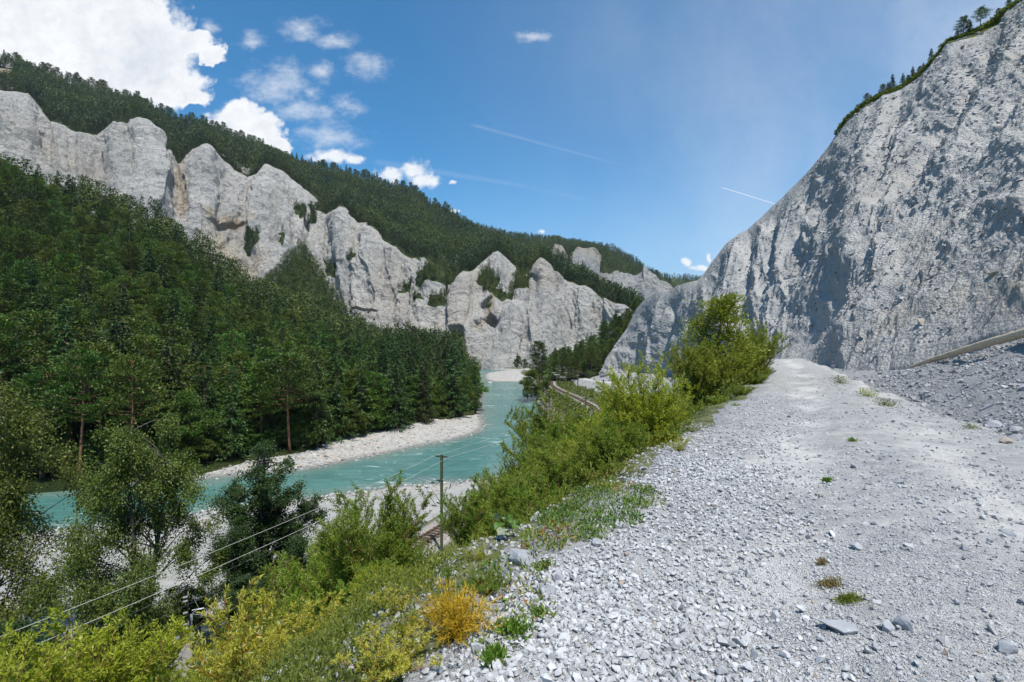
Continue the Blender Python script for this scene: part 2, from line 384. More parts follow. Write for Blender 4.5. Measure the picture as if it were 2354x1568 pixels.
def build_log_mat():
    m, T, p, o = mat('bleached_log'); tc = T.new('ShaderNodeTexCoord').outputs['Object']
    st = T.noise(T.mapping(tc, (1.2, 22, 22)), 1.0, 6, 0.65); n = T.noise(tc, 3, 5)
    c = T.mix(T.ss(st, 0.35, 0.65), (0.40, 0.31, 0.21), (0.68, 0.56, 0.40)); c = T.mix(T.ss(n, 0.55, 0.7, 0, 0.6), c, (0.40, 0.27, 0.16))
    T.put(p.inputs['Base Color'], c); bump(T, p, st, 0.6, 0.02); return m
M['log'] = build_log_mat()
def stonemat(name, lo, hi, odd=None, sc=30):
    m, T, p, o = mat(name); cv = T.attr('cv'); g = pos(T)
    c = T.mix(cv, lo, hi)
    if odd: c = T.mix(T.ss(cv, 0.965, 0.97), c, odd)
    n = T.noise(g, sc, 6, 0.65)
    c = T.mix(T.ss(n, 0.3, 0.7, 0, 0.5), c, T.mix(1.0, c, (0.72, 0.74, 0.78), 'MULTIPLY'))
    v = T.noise(T.mapping(g, (1, 1, 1)), sc * 0.45, 3, 0.5, 2.0)
    c = T.mix(T.m('MULTIPLY', T.ss(T.m('ABSOLUTE', T.m('SUBTRACT', v, 0.5)), 0.012, 0.0), 0.35), c, (0.75, 0.75, 0.74))
    T.put(p.inputs['Base Color'], c); bump(T, p, n, 0.35, 0.25 / sc); return m
M['gravel'] = stonemat('crushed_limestone', (0.22, 0.222, 0.228), (0.55, 0.542, 0.53), (0.36, 0.28, 0.22), 45)
M['rubble'] = stonemat('grey_rubble', (0.20, 0.20, 0.21), (0.45, 0.445, 0.44), (0.33, 0.25, 0.20), 22)
M['boulder'] = stonemat('boulder_stone', (0.25, 0.255, 0.27), (0.40, 0.40, 0.41), None, 14)
M['boulder_tan'] = stonemat('tan_boulder_stone', (0.30, 0.25, 0.20), (0.40, 0.34, 0.28), None, 9)
M['rip'] = stonemat('riprap_stone', (0.13, 0.11, 0.10), (0.36, 0.33, 0.31), (0.25, 0.15, 0.11), 5)
M['cobble'] = stonemat('river_cobble', (0.25, 0.245, 0.23), (0.49, 0.47, 0.43), (0.40, 0.27, 0.14), 6)
def ground_mat():
    m, T, p, o = mat('ground'); g = pos(T)
    green, sand, path, talus, bal, track = (T.attr(a) for a in ('green', 'sand', 'path', 'talus', 'bal', 'track'))
    n1 = T.noise(g, 0.6, 6, 0.6); n2 = T.noise(g, 6, 6, 0.7); n3 = T.noise(g, 40, 4, 0.7)
    vs = T.voro(T.vm('ADD', g, T.vm('SCALE', T.noise(g, 5, 2, out='Color'), scale=0.06)), 70, out='Color'); sp = T.new('ShaderNodeSeparateColor'); T.put(sp.inputs[0], vs)
    vd = T.voro(T.vm('ADD', g, T.vm('SCALE', T.noise(g, 5, 2, out='Color'), scale=0.06)), 70, feature='DISTANCE_TO_EDGE')
    # path
    cp = T.mix(T.ss(n2, 0.3, 0.72), (0.32, 0.316, 0.31), (0.49, 0.48, 0.465))
    cp = T.mix(T.m('MULTIPLY', T.ss(sp.outputs[0], 0.55, 0.95), 0.45), cp, (0.28, 0.28, 0.285))
    cp = T.mix(T.m('MULTIPLY', track, T.ss(n2, 0.25, 0.6, 0.4, 1.0)), cp, (0.60, 0.58, 0.55))
    ct = T.mix(sp.outputs[0], (0.20, 0.20, 0.205), (0.40, 0.40, 0.395)); ct = T.mix(T.ss(n1, 0.35, 0.65, 0, 0.4), ct, (0.26, 0.265, 0.27))
    cs = T.mix(T.ss(n1, 0.3, 0.7), (0.30, 0.29, 0.27), (0.38, 0.37, 0.345))
    vb = T.voro(g, 2.2, out='Color'); sb = T.new('ShaderNodeSeparateColor'); T.put(sb.inputs[0], vb)
    cb = T.mix(sb.outputs[0], (0.26, 0.255, 0.24), (0.45, 0.43, 0.395)); cb = T.mix(T.ss(sb.outputs[1], 0.9, 0.92, 0, 0.8), cb, (0.40, 0.28, 0.2))
    cg = T.mix(T.ss(n1, 0.35, 0.65), (0.05, 0.06, 0.02), (0.115, 0.125, 0.04)); cg = T.mix(T.ss(n2, 0.48, 0.62, 0, 0.75), cg, (0.20, 0.19, 0.15))
    mead = T.attr('meadow'); cg = T.mix(mead, cg, (0.085, 0.17, 0.018))
    cbal = T.mix(T.ss(n2, 0.3, 0.7), (0.19, 0.16, 0.13), (0.40, 0.38, 0.36))
    pebb = T.attr('pebble')
    c = T.mix(T.m('MULTIPLY', pebb, 1.0), cs, cb)
    c = T.mix(path, c, cp); c = T.mix(talus, c, ct)
    gf = T.ss(T.m('ADD', green, T.m('MULTIPLY', T.m('SUBTRACT', n1, 0.5), 0.5)), 0.4, 0.6)
    c = T.mix(gf, c, cg); c = T.mix(bal, c, cbal)
    c = T.mix(T.attr('wet'), c, (0.10, 0.11, 0.10))
    T.put(p.inputs['Base Color'], c); p.inputs['Roughness'].default_value = 0.95; p.inputs['Specular IOR Level'].default_value = 0.15
    ng = T.m('SUBTRACT', 1.0, gf)
    b1 = bump(T, p, T.m('ADD', T.m('MULTIPLY', T.m('MULTIPLY', T.ss(vd, 0.0, 0.25), ng), 0.5), T.m('ADD', T.m('MULTIPLY', n3, 0.5), n2)), 0.8, 0.02)
    bump(T, p, T.m('ADD', T.m('MULTIPLY', T.m('MULTIPLY', T.voro(g, 2.2), ng), -1.0), n1), 0.6, 0.10, b1)
    return m
M['ground'] = ground_mat()
def water_mat():
    m, T, p, o = mat('river_water'); g = pos(T)
    mp = T.mapping(g, (0.35, 1.1, 1), (0, 0, 0.25))
    n1 = T.noise(mp, 0.9, 6, 0.65, 0.4); n2 = T.noise(g, 0.06, 4, 0.5); n3 = T.noise(T.mapping(g, (0.5, 1.3, 1), (0, 0, 0.25)), 0.35, 6, 0.72, 0.8)
    c = T.mix(T.ss(n2, 0.35, 0.65), (0.062, 0.165, 0.145), (0.088, 0.205, 0.180))
    c = T.mix(T.ss(n1, 0.42, 0.75, 0, 0.45), c, (0.15, 0.29, 0.26)); stn = T.noise(T.mapping(g, (0.03, 0.16, 1), (0, 0, 0.22)), 1.0, 5, 0.6, 0.8); c = T.mix(T.ss(stn, 0.45, 0.65, 0, 0.5), c, (0.045, 0.125, 0.11))
    c = T.mix(T.m('MULTIPLY', T.attr('shallow'), 0.6), c, (0.17, 0.20, 0.165))
    foam = T.m('MULTIPLY', T.ss(n3, 0.56, 0.69), T.ss(T.noise(g, 0.07, 3), 0.42, 0.6))
    c = T.mix(T.m('MULTIPLY', foam, 0.7), c, (0.6, 0.7, 0.68))
    T.put(p.inputs['Base Color'], c); T.put(p.inputs['Roughness'], T.ss(foam, 0, 1, 0.16, 0.6))
    p.inputs['Specular IOR Level'].default_value = 0.5; p.inputs['IOR'].default_value = 1.33
    b = bump(T, p, n1, 0.55, 0.35); bump(T, p, T.noise(mp, 5.0, 4, 0.6), 0.4, 0.05, b)
    return m
M['water'] = water_mat()

# ------------------------------------------------------------------ valley floor, slope, path, talus: one height function
EDGE = [(-40, -66), (-12, -17), (-4.4, -5), (-1.05, 0.3), (-0.18, 2.2), (0.32, 3.6), (1.6, 5.3), (3.15, 8), (6.2, 13.2), (10, 19.6), (16, 31), (23.3, 46), (24.5, 56), (26, 70), (31, 95), (40, 128), (42, 160), (37, 195), (32, 225), (33, 250), (46, 280), (90, 310)]
EDGEZ = [-1.6] * 12 + [-2.6, -4.2, -7.5, -11.5, -14, -16, -17, -18, -19, -19.5]
RAIL = [(-60, -68), (-28.3, 5), (-9.5, 48), (8, 88), (18.5, 118), (23.4, 142), (23.6, 158), (21.8, 178), (19.2, 199), (17.6, 218), (18.0, 237), (21.5, 260), (30.8, 281), (46, 300), (90, 330)]
RAILZ = -19.5
RIVER = [(-260, 45), (-110, 76), (-73, 82.5), (-55, 88), (-38.6, 95), (-29, 106), (-22, 115), (-13, 125), (-8.7, 134), (-7.2, 143), (-8, 152), (-9.6, 170), (-11.7, 193), (-12.7, 243), (-22.7, 328), (-30, 397), (-60, 425), (-130, 435), (-130, 452), (-60, 450), (-30, 440), (-15, 430), (0, 421), (-9, 409), (-18.5, 386), (-20, 361), (-17.5, 322), (-12, 303), (5, 300), (5.6, 279), (8.3, 254), (10.4, 225), (11.6, 200), (11, 170), (7, 131), (2, 102), (-2, 91), (-5.8, 88.5), (-13, 86.6), (-20, 84.5), (-26, 81), (-37, 76), (-43, 72.7), (-46, 70), (-54, 66.5), (-61, 64), (-100, 50), (-260, 10)]
WZ = -24.0
def resample(poly, step=2.0):
    P = np.array(poly, float); out = []
    for i in range(len(P) - 1):
        p0, p1, p2, p3 = P[max(i - 1, 0)], P[i], P[i + 1], P[min(i + 2, len(P) - 1)]
        n = max(2, int(np.linalg.norm(p2 - p1) / step))
        t = np.arange(n) / n
        for tt in t: out.append(0.5 * ((2 * p1) + (-p0 + p2) * tt + (2 * p0 - 5 * p1 + 4 * p2 - p3) * tt ** 2 + (-p0 + 3 * p1 - 3 * p2 + p3) * tt ** 3))
    out.append(P[-1]); return np.array(out)
RAILS = resample(RAIL, 6.0)
def ground(x, y, full=False, detail=True):
    x = np.asarray(x, float); y = np.asarray(y, float)
    d, s, ze = seg_dist(x, y, EDGE, val=EDGEZ)
    wig = 0.22 * vnoise(x * 0.9, y * 0.9, 0 * x, 3) + 0.12 * vnoise(x * 2.7, y * 2.7, 0 * x, 4)
    p = d * s + wig * sstep(y, -2, 4) * (1 - sstep(d, 6, 12))
    wdt = np.interp(y, [-10, 8, 20, 46, 90], [4.3, 4.2, 2.9, 2.4, 3.0])
    q = p - wdt
    sl_ = np.interp(y, [-20, 4, 9, 15, 22, 29, 38, 50], [0.30, 0.38, 0.54, 0.57, 0.28, 0.06, 0.20, 0.30])
    rut = 0.05 * np.exp(-((p - 1.9) / 0.45) ** 2) - 0.05 * np.exp(-((p - 1.0) / 0.4) ** 2) + 0.03 * np.exp(-((p - 2.6) / 0.5) ** 2) - 0.02 * np.exp(-((p - 3.6) / 0.5) ** 2)
    z1 = ze + rut - 0.18 * sstep(q, -0.1, 0.35) + sl_ * np.clip(q - 0.5, 0, 12) + 0.10 * vnoise(x * 0.5, y * 0.5, 0 * x, 9) * sstep(q, 0, 1)
    t = np.maximum(-p, 0)
    steep = 0.72 + 0.04 * vnoise(x * 0.12, y * 0.12, 0 * x, 12)
    z2 = ze - 0.10 * np.minimum(t, 0.8) - steep * np.maximum(t - 0.8, 0) + 0.25 * vnoise(x * 0.4, y * 0.4, 0 * x, 21) * sstep(t, 1.0, 3.0)
    rd_, rs, _ = seg_dist(x, y, RAILS)
    wd, _, _ = seg_dist(x, y, RIVER, closed=True)
    inside = inpoly(x, y, RIVER)
    wj = wd + 1.6 * vnoise(x * 0.22, y * 0.22, 0 * x, 5) * (wd > 0)
    zb = np.where(inside, WZ - np.minimum(1.6, 0.22 * wd + 0.02), WZ + np.minimum(1.5, 0.10 * wd) + 0.12 * np.clip(wj - wd, -1, 1) * sstep(wd, 1, 4))
    ze2 = np.where(rs > 0, RAILZ - 0.15, RAILZ - 0.15 - 0.62 * np.maximum(rd_ - 2.7, 0))
    zf = np.maximum(zb, ze2); zf = np.where(inside & (ze2 < WZ + 0.3), zb, zf)
    z = np.where(p > 0, z1, np.maximum(z2, zf))
    if detail:
        r = np.hypot(x, y)
        z = z + 0.012 * fbm(x * 6, y * 6, 0 * x, 3, seed=40) + 0.03 * fbm(x * 1.3, y * 1.3, 0 * x, 3, seed=44)
    if not full: return z
    onfloor = (p <= 0) & (zf >= z2)
    A = {}
    A['path'] = sstep(p, -0.45, -0.15) * (1 - sstep(q, 0.0, 0.5))
    A['track'] = np.clip((np.exp(-((p - 1.15) / 0.42) ** 2) + 0.75 * np.exp(-((p - 3.0) / 0.38) ** 2)) * sstep(fbm(x * 0.8, y * 0.8, 0 * x, 3, seed=61), -0.35, 0.25) * A['path'], 0, 1)
    A['talus'] = np.maximum(sstep(q, 0.0, 0.5), sstep(-p, 0.15, 0.4) * (1 - sstep(-p, 5.0, 8.0)) * (p < 0) * (z > -6))
    gr = np.where(p <= 0, sstep(-p, 2.2, 6.0), 0)
    gr = np.where(onfloor, np.where(rs > 0, 1.0, np.where(y > 112, sstep(z, WZ + 0.5, WZ + 1.0), sstep(z, -22.2, -21.4))), gr)
    gr = np.where((wd > 60) & (p < -0.5), 1, gr)
    A['green'] = gr * (1 - 0.55 * sstep(fbm(x * 0.3, y * 0.3, 0 * x, 3, seed=70), 0.05, 0.4) * (p > -30) * (p < 0) * (~onfloor)) * (p < 0)
    A['bal'] = np.where((p <= 0), 1 - sstep(rd_, 1.9, 2.6), 0)
    A['meadow'] = sstep(y, 296, 306) * (x > 22)
    A['pebble'] = np.clip(sstep(wd, 13, 6) if False else 1 - sstep(wd + 3 * fbm(x * 0.2, y * 0.2, 0 * x, 3, seed=77), 3, 8), 0, 1)
    leftbank = (x < -8) & (y > 80) & ~inside & (y > 100 + 0.35 * x + 0) | (y > 296)
    lb = inpoly(x, y, [(-260, 45), (-110, 76), (-55, 88), (-22, 115), (-8.7, 134), (-7, 150), (-40, 190), (-260, 200)])
    A['pebble'] = np.where(lb | ((y > 290) & (y < 425) & (x < 60)), 1.0, A['pebble'])
    A['pebble'] = np.where((x < -38) & (y < 75) & ~inside, np.maximum(A['pebble'], sstep(fbm(x * 0.12, y * 0.12, 0 * x, 3, seed=79), -0.1, 0.15)), A['pebble'])
    A['green'] = np.where(lb | ((y > 290) & (y < 425) & (x < 14)), (wd > 26) * 1.0, A['green'])
    nb = (x > 2) & (y > 108) & (y < 290); A['pebble'] = np.where(nb, 0, A['pebble']); A['talus'] = np.maximum(A['talus'], nb * (wd < 4) * 1.0)
    A['wet'] = np.clip((1 - sstep(np.abs(z - WZ), 0.05, 0.30)) * 0.75, 0, 1) * (wd < 6)
    A['sand'] = 1 - A['pebble']
    return z, A, p, q
def build_ground():
    front = np.linspace(-0.98, 0.98, 1000)  # tan-spaced inside the view, coarser behind
    ang = np.concatenate([np.arctan(np.linspace(-1.25, 1.25, 1050)), np.linspace(math.atan(1.25), 2 * math.pi - math.atan(1.25), 90)[1:-1]])
    rad = np.concatenate([np.exp(np.linspace(math.log(0.4), math.log(60), 520)), np.linspace(60, 460, 420)[1:], np.exp(np.linspace(math.log(460), math.log(5000), 30))[1:]])
    A_, R_ = np.meshgrid(ang, rad)
    # front rays use planar depth so far rows follow the river banks
    x = (np.sin(A_) * R_); y = (np.cos(A_) * R_)
    z, at, p, q = ground(x, y, True)
    n, k = x.shape
    v = np.stack([x, y, z], -1).reshape(-1, 3)
    i = np.arange(n - 1)[:, None] * k; j = np.arange(k)[None, :]; j2 = (j + 1) % k
    f = np.stack([i + j, i + j2, i + k + j2, i + k + j], -1).reshape(-1, 4)
    c = len(v); v = np.vstack([v, [[0, 0, -1.6]]])
    at = {a: np.append(b.reshape(-1), 1.0 if a == 'path' else 0.0) for a, b in at.items()}
    jj = np.arange(k)
    f = np.vstack([f, np.stack([np.full(k, c), (jj + 1) % k, jj, jj], -1)])
    f = f[:, ::-1]
    me = mesh_np('ground', v, f, [M['ground']], None, at, True); fix_quads(me)
    link('ground', me, kind='structure')
build_ground()
def build_water():
    gx, gy = np.meshgrid(np.arange(-270, 40, 2.0), np.arange(0, 470, 2.0))
    n, k = gx.shape
    wd, _, _ = seg_dist(gx, gy, RIVER, closed=True); ins = inpoly(gx, gy, RIVER)
    z = np.full(gx.shape, WZ)
    keep = ins | (wd < 6)
    i = np.arange(n - 1)[:, None] * k; j = np.arange(k - 1)[None, :]
    f = np.stack([i + j, i + j + 1, i + k + j + 1, i + k + j], -1).reshape(-1, 4)
    kk = keep.reshape(-1)[f].any(1); f = f[kk]
    sh = np.where(ins, 1 - sstep(wd + 1.5 * vnoise(gx * .2, gy * .2, 0 * gx, 8), 0, 5), 1.0)
    me = mesh_np('river', np.stack([gx, gy, z], -1).reshape(-1, 3), f, [M['water']], None, {'shallow': sh.reshape(-1)}, True)
    link('river', me, kind='structure')
build_water()

# ------------------------------------------------------------------ lofted terrain: cross-sections traced as rails (u, v, distance)
def loft(U, rails, counts, disp=None, close=True):
    """rails: lists of (u,v,d); counts: rows between consecutive rails. Returns dict of grids."""
    Vs, Ds = [], []
    for r in rails:
        r = np.array(sorted(r)); Vs.append(np.interp(U, r[:, 0], r[:, 1])); Ds.append(np.interp(U, r[:, 0], r[:, 2]))
    Zs = [(CV - v) * d / FPX for v, d in zip(Vs, Ds)]
    rowsD, rowsZ, T = [], [], []
    for i, c in enumerate(counts):
        t = np.arange(c) / c
        for tt in t:
            rowsD.append(Ds[i] * (1 - tt) + Ds[i + 1] * tt); rowsZ.append(Zs[i] * (1 - tt) + Zs[i + 1] * tt); T.append(i + tt)
    rowsD.append(Ds[-1]); rowsZ.append(Zs[-1]); T.append(len(counts))
    D = np.array(rowsD); Z = np.array(rowsZ); T = np.array(T)[:, None] * np.ones_like(D)
    Ug = np.broadcast_to(U, D.shape); X = (Ug - CU) * D / FPX
    V = CV - Z * FPX / D
    G = dict(X=X, Y=D, Z=Z, U=Ug, V=V, T=T)
    return G
def normals(G):
    Pm = np.stack([G['X'], G['Y'], G['Z']], -1)
    du = np.gradient(Pm, axis=1); dv = np.gradient(Pm, axis=0)
    n = nrm(np.cross(du, dv)); flip = np.sum(n * (-Pm), -1) < 0
    return Pm, n * np.where(flip[:mid_row(n), :].mean() > 0.5, -1, 1)
def mid_row(n): return max(2, n.shape[0] // 2)
def smooth_n(n, k=6):
    for _ in range(k):
        n = n + np.roll(n, 1, 0) + np.roll(n, -1, 0) + np.roll(n, 1, 1) + np.roll(n, -1, 1); n = nrm(n)
    return n
def grid_faces(n, k):
    i = np.arange(n - 1)[:, None] * k; j = np.arange(k - 1)[None, :]
    return np.stack([i + j, i + j + 1, i + k + j + 1, i + k + j], -1).reshape(-1, 4)
def pd(G, poly):  # pixel distance to traced polyline
    d, s, _ = seg_dist(G['U'], G['V'], poly); return d, s
def polymask(G, polys, jit=6, seed=0):
    u = G['U'] + jit * fbm(G['X'] * 0.05, G['Y'] * 0.05, G['Z'] * 0.05, 3, seed=seed) * 1.5
    v = G['V'] + jit * fbm(G['X'] * 0.05 + 50, G['Y'] * 0.05, G['Z'] * 0.05, 3, seed=seed + 1) * 1.5
    m = np.zeros(u.shape)
    for p in polys: m = np.maximum(m, inpoly(u, v, p) * 1.0)
    return m
def blur(a, k=1):
    for _ in range(k):
        b = np.pad(a, 1, mode='edge'); a = (b[1:-1, 1:-1] * 4 + b[:-2, 1:-1] + b[2:, 1:-1] + b[1:-1, :-2] + b[1:-1, 2:]) / 8
    return a
def finish(G, name, m, attrs, **props):
    Pm = G['P']; n, k = Pm.shape[:2]
    me = mesh_np(name, Pm.reshape(-1, 3), grid_faces(n, k), [m], None, {a: b.reshape(-1) for a, b in attrs.items()}, True)
    return link(name, me, **props)

def facets(G, ridges_, gullies, wob=5.0, ws=.03, lo=10, hi=120, seed=3, k=.5):
    """planar facets between traced ridge and gully lines: +amp/2 on a ridge, -amp/2 in a gully, metres"""
    U, V = G['U'], G['V']; u = U + wob * fbm(U * ws, V * ws, 0 * U, 3, seed=seed); v = V + wob * fbm(U * ws, V * ws, 0 * U + 9, 3, seed=seed + 1)
    dr = np.full(U.shape, 1e9); dg = np.full(U.shape, 1e9)
    for l in ridges_: dr = np.minimum(dr, seg_dist(u, v, l)[0])
    for l in gullies: dg = np.minimum(dg, seg_dist(u, v, l)[0])
    sm = np.clip(dr + dg, lo, hi); h = dg / (dr + dg + 1e-6)
    h = h + 0.05 * np.sin(h * 6.28)
    return (h - .5) * blur(sm, 3) * G['Y'] / FPX * k
# --- far cliffs and wooded mountain (main wall across the valley)
TOPA = [(-300, 150), (-150, 190), (0, 223), (40, 217), (65, 218), (80, 235), (95, 255), (115, 283), (150, 291), (175, 306), (210, 308), (222, 306), (245, 288), (275, 279), (320, 268), (338, 285), (360, 320), (395, 358), (410, 372), (432, 362), (448, 345), (475, 338), (500, 360), (540, 395), (570, 412), (590, 402), (612, 380), (650, 397), (690, 430), (735, 462), (748, 495), (785, 475), (821, 517), (851, 519), (885, 550), (928, 577), (948, 590), (975, 596), (1008, 622), (1025, 655), (1050, 650), (1065, 630), (1080, 628), (1108, 607), (1130, 592), (1145, 580), (1162, 592), (1181, 610), (1186, 650), (1196, 650), (1202, 624), (1220, 632), (1235, 626), (1248, 599), (1266, 622), (1295, 648), (1320, 652), (1348, 658), (1365, 671), (1395, 692), (1430, 706), (1470, 722), (1600, 750)]
def topA(): 
    ds = [(-300, 600), (0, 590), (200, 610), (400, 650), (560, 690), (735, 690), (785, 650), (900, 600), (1008, 560), (1065, 560), (1145, 600), (1186, 580), (1248, 560), (1345, 520), (1430, 480), (1600, 450)]
    return [(u, v, float(np.interp(u, [a for a, _ in ds], [b for _, b in ds]))) for u, v in TOPA]
BASEA = [(-300, 470, 490), (0, 480, 490), (200, 520, 510), (400, 590, 530), (560, 690, 545), (735, 790, 545), (785, 825, 530), (900, 860, 490), (1008, 868, 455), (1100, 862, 440), (1200, 862, 436), (1345, 880, 430), (1600, 880, 425)]
SKYA = [(-300, 30, 760), (0, 150, 790), (60, 166, 800), (150, 197, 810), (250, 227, 815), (330, 254, 820), (400, 285, 830), (450, 292, 835), (520, 318, 845), (600, 352, 860), (660, 380, 875), (760, 402, 900), (850, 425, 930), (950, 452, 970), (1000, 486, 980), (1060, 512, 950), (1085, 527, 930), (1150, 560, 850), (1240, 602, 740), (1262, 622, 640), (1295, 645, 590), (1348, 656, 560), (1400, 690, 540), (1470, 718, 520), (1600, 745, 500)]
def buildA():
    U = np.concatenate([np.arange(-300, 0, 4.0), np.arange(0, 1500, 1.6), np.arange(1500, 1600, 6.0)])
    top = topA(); sky = [(u, min(v, np.interp(u, [t[0] for t in top], [t[1] for t in top]) - 3), d) for u, v, d in SKYA]
    base = BASEA
    under = [(u, v + 60, d - 20) for u, v, d in base]
    back = [(u, v + 140, d + 260) for u, v, d in sky]
    G = loft(U, [under, base, top, sky, back], [10, 300, 110, 16])
    Pm, n = normals(G); n = smooth_n(n, 10)
    x, y, z = Pm[..., 0], Pm[..., 1], Pm[..., 2]; T = G['T']
    cliff = sstep(T, 0.4, 1.2) * (1 - sstep(T, 1.96, 2.05))
    wx = x + 12 * fbm(x * .01, y * .01, z * .01, 3, seed=1); 
    rel = 8.0 * ridged(wx * 0.018, y * 0.012, z * 0.006, 4, seed=5) + 5.0 * ridged(wx * 0.06 + z * .02, y * 0.04, z * 0.018, 5, 0.62, seed=9) + 3.0 * fbm(x * .03, y * .03, z * .05, 5, 0.55, seed=11)
    right = 0.50 + 0.50 * sstep(G['U'], 980, 1150)
    wz = z + 10 * fbm(x * .02, y * .02, z * .02, 2, seed=14)
    crev = np.abs(vnoise(wx * 0.035, y * 0.02, wz * 0.008, 19)) ** 0.7 * 9 + np.abs(vnoise(wx * 0.09, y * 0.05, wz * 0.022, 23)) ** 0.7 * 4.5
    rel = rel + right * crev + 1.5 * np.abs(vnoise(wx * 0.2, y * 0.12, z * 0.07, 29)) + 0.8 * fbm(x * .3, y * .3, z * .35, 3, 0.6, seed=41)
    lay = vnoise(x * .012 + z * .02, y * .01, z * .14 + x * 0.05, 47) ; rel = rel + 1.4 * np.clip(lay, -.3, .5)
    fade = 1 - sstep(T, 1.90, 2.0) * 0.75
    disp = rel * cliff * fade
    ridges = [([(330, 268), (345, 360), (360, 480)], 26, 60), ([(475, 338), (450, 420), (440, 520)], 22, 60), ([(240, 292), (225, 360), (235, 470)], -16, 30),
              ([(615, 385), (600, 470), (590, 540)], 26, 45), ([(640, 400), (655, 480), (660, 560)], 18, 40), ([(405, 372), (415, 440), (420, 500)], -18, 35),
              ([(590, 402), (562, 480), (540, 520)], -12, 30), ([(785, 475), (800, 560), (830, 640)], 18, 45), ([(735, 465), (712, 520), (706, 600)], -22, 28), ([(666, 500), (652, 560), (640, 640)], 14, 14),
              ([(851, 520), (845, 600), (870, 680), (880, 760)], 14, 40), ([(836, 560), (842, 600), (850, 640)], -10, 20), ([(1008, 622), (985, 680)], 10, 25), ([(925, 590), (920, 640), (905, 700)], -12, 25),
              ([(1042, 645), (1062, 720), (1085, 800), (1090, 850)], 24, 60), ([(1145, 580), (1150, 650), (1160, 720)], 26, 45), ([(1186, 640), (1175, 700), (1150, 730), (1135, 790), (1125, 850)], -40, 34),
              ([(1248, 600), (1215, 660), (1180, 720), (1160, 790)], 26, 55), ([(1128, 782), (1150, 830), (1165, 850)], 34, 17), ([(1090, 830), (1080, 850)], 20, 16), ([(1295, 648), (1285, 740), (1262, 830)], 12, 40), ([(1345, 660), (1335, 740)], 9, 30),
              ([(1300, 700), (1310, 760)], -9, 16), ([(1365, 680), (1352, 760)], -9, 16), ([(1325, 665), (1322, 760)], -8, 12), ([(1240, 640), (1250, 760)], -7, 22),
              ([(130, 300), (150, 360), (170, 420)], 10, 60), ([(0, 230), (60, 330)], 8, 60), ([(560, 640), (575, 590), (545, 545)], -26, 34)]
    RA = [[p for p in pl] for pl, a, w in ridges if a > 0 and w > 18] + [[(20, 222), (40, 330)], [(130, 300), (140, 400)], [(190, 308), (190, 420)], [(270, 280), (262, 380)], [(440, 360), (436, 470)], [(570, 412), (560, 490)], [(910, 580), (905, 660), (890, 740)], [(955, 595), (965, 690)], [(1065, 630), (1070, 720), (1055, 800)], [(1220, 632), (1190, 720), (1185, 800)], [(1405, 700), (1400, 770)], [(820, 640), (840, 720)], [(930, 700), (940, 790)], [(1215, 760), (1225, 830)], [(690, 430), (695, 560)]]
    GU = [[p for p in pl] for pl, a, w in ridges if a < 0] + [[(90, 250), (120, 400)], [(155, 295), (160, 400)], [(222, 306), (212, 400), (205, 470)], [(295, 275), (300, 380)], [(530, 400), (512, 470), (505, 520)], [(632, 395), (630, 480), (625, 560)], [(665, 430), (675, 520)], [(830, 530), (815, 600), (800, 700)], [(890, 560), (880, 640), (860, 700)], [(965, 600), (948, 690), (930, 780)], [(1030, 660), (1000, 720), (985, 800)], [(1095, 640), (1100, 700), (1115, 740)], [(1275, 640), (1270, 720), (1280, 800)], [(1320, 665), (1335, 740), (1320, 800)], [(1375, 690), (1370, 760), (1350, 820)], [(1165, 600), (1165, 700)], [(1205, 650), (1203, 760), (1190, 840)], [(760, 520), (770, 620), (790, 720)]]
    fa = facets(G, RA, GU, 7, .03, 10, 90, 3, .95)
    disp = disp * .85 + fa * sstep(T, 1.0, 1.2) * (1 - .8 * sstep(T, 1.8, 2.0)) * (1 - sstep(T, 1.99, 2.05))
    for pl, a, w in ridges:
        a = a * .45
        d, s = pd(G, pl); d = d + 5 * fbm(x * .04, y * .04, z * .04, 2, seed=3)
        disp = disp + 0.48 * a * np.exp(-(np.abs(d) / w) ** 1.3) * sstep(T, 1.0, 1.3) * (1 - 0.85 * sstep(T, 1.70, 2.0))
    # caves at the foot and mid-wall
    for (cu, cv, ru, rv, a) in [(1063, 798, 9, 14, 34), (1127, 757, 18, 14, 46), (1118, 714, 15, 7, 22), (1100, 776, 8, 14, 18), (705, 524, 9, 10, 16), (868, 733, 16, 5, 8), (842, 722, 30, 3, 6), (525, 518, 60, 4, 8)]:
        e = ((G['U'] - cu) / ru) ** 2 + ((G['V'] - cv) / rv) ** 2; e = e * (1 + 1.1 * fbm(x * .07, y * .07, z * .07, 3, seed=15))
        disp = disp - a * (1 - sstep(np.sqrt(e), 0.55, 1.1))
    Pm = Pm + n * disp[..., None]
    # uneven forested mountainside
    up = (T > 2) * 1.0
    Pm[..., 2] += sstep(T, 2.0, 2.2) * (9 * fbm(x * .008, y * .008, 0 * x, 4, seed=33)) * (1 - sstep(T, 2.7, 3.0) * 0.5)
    G['P'] = Pm
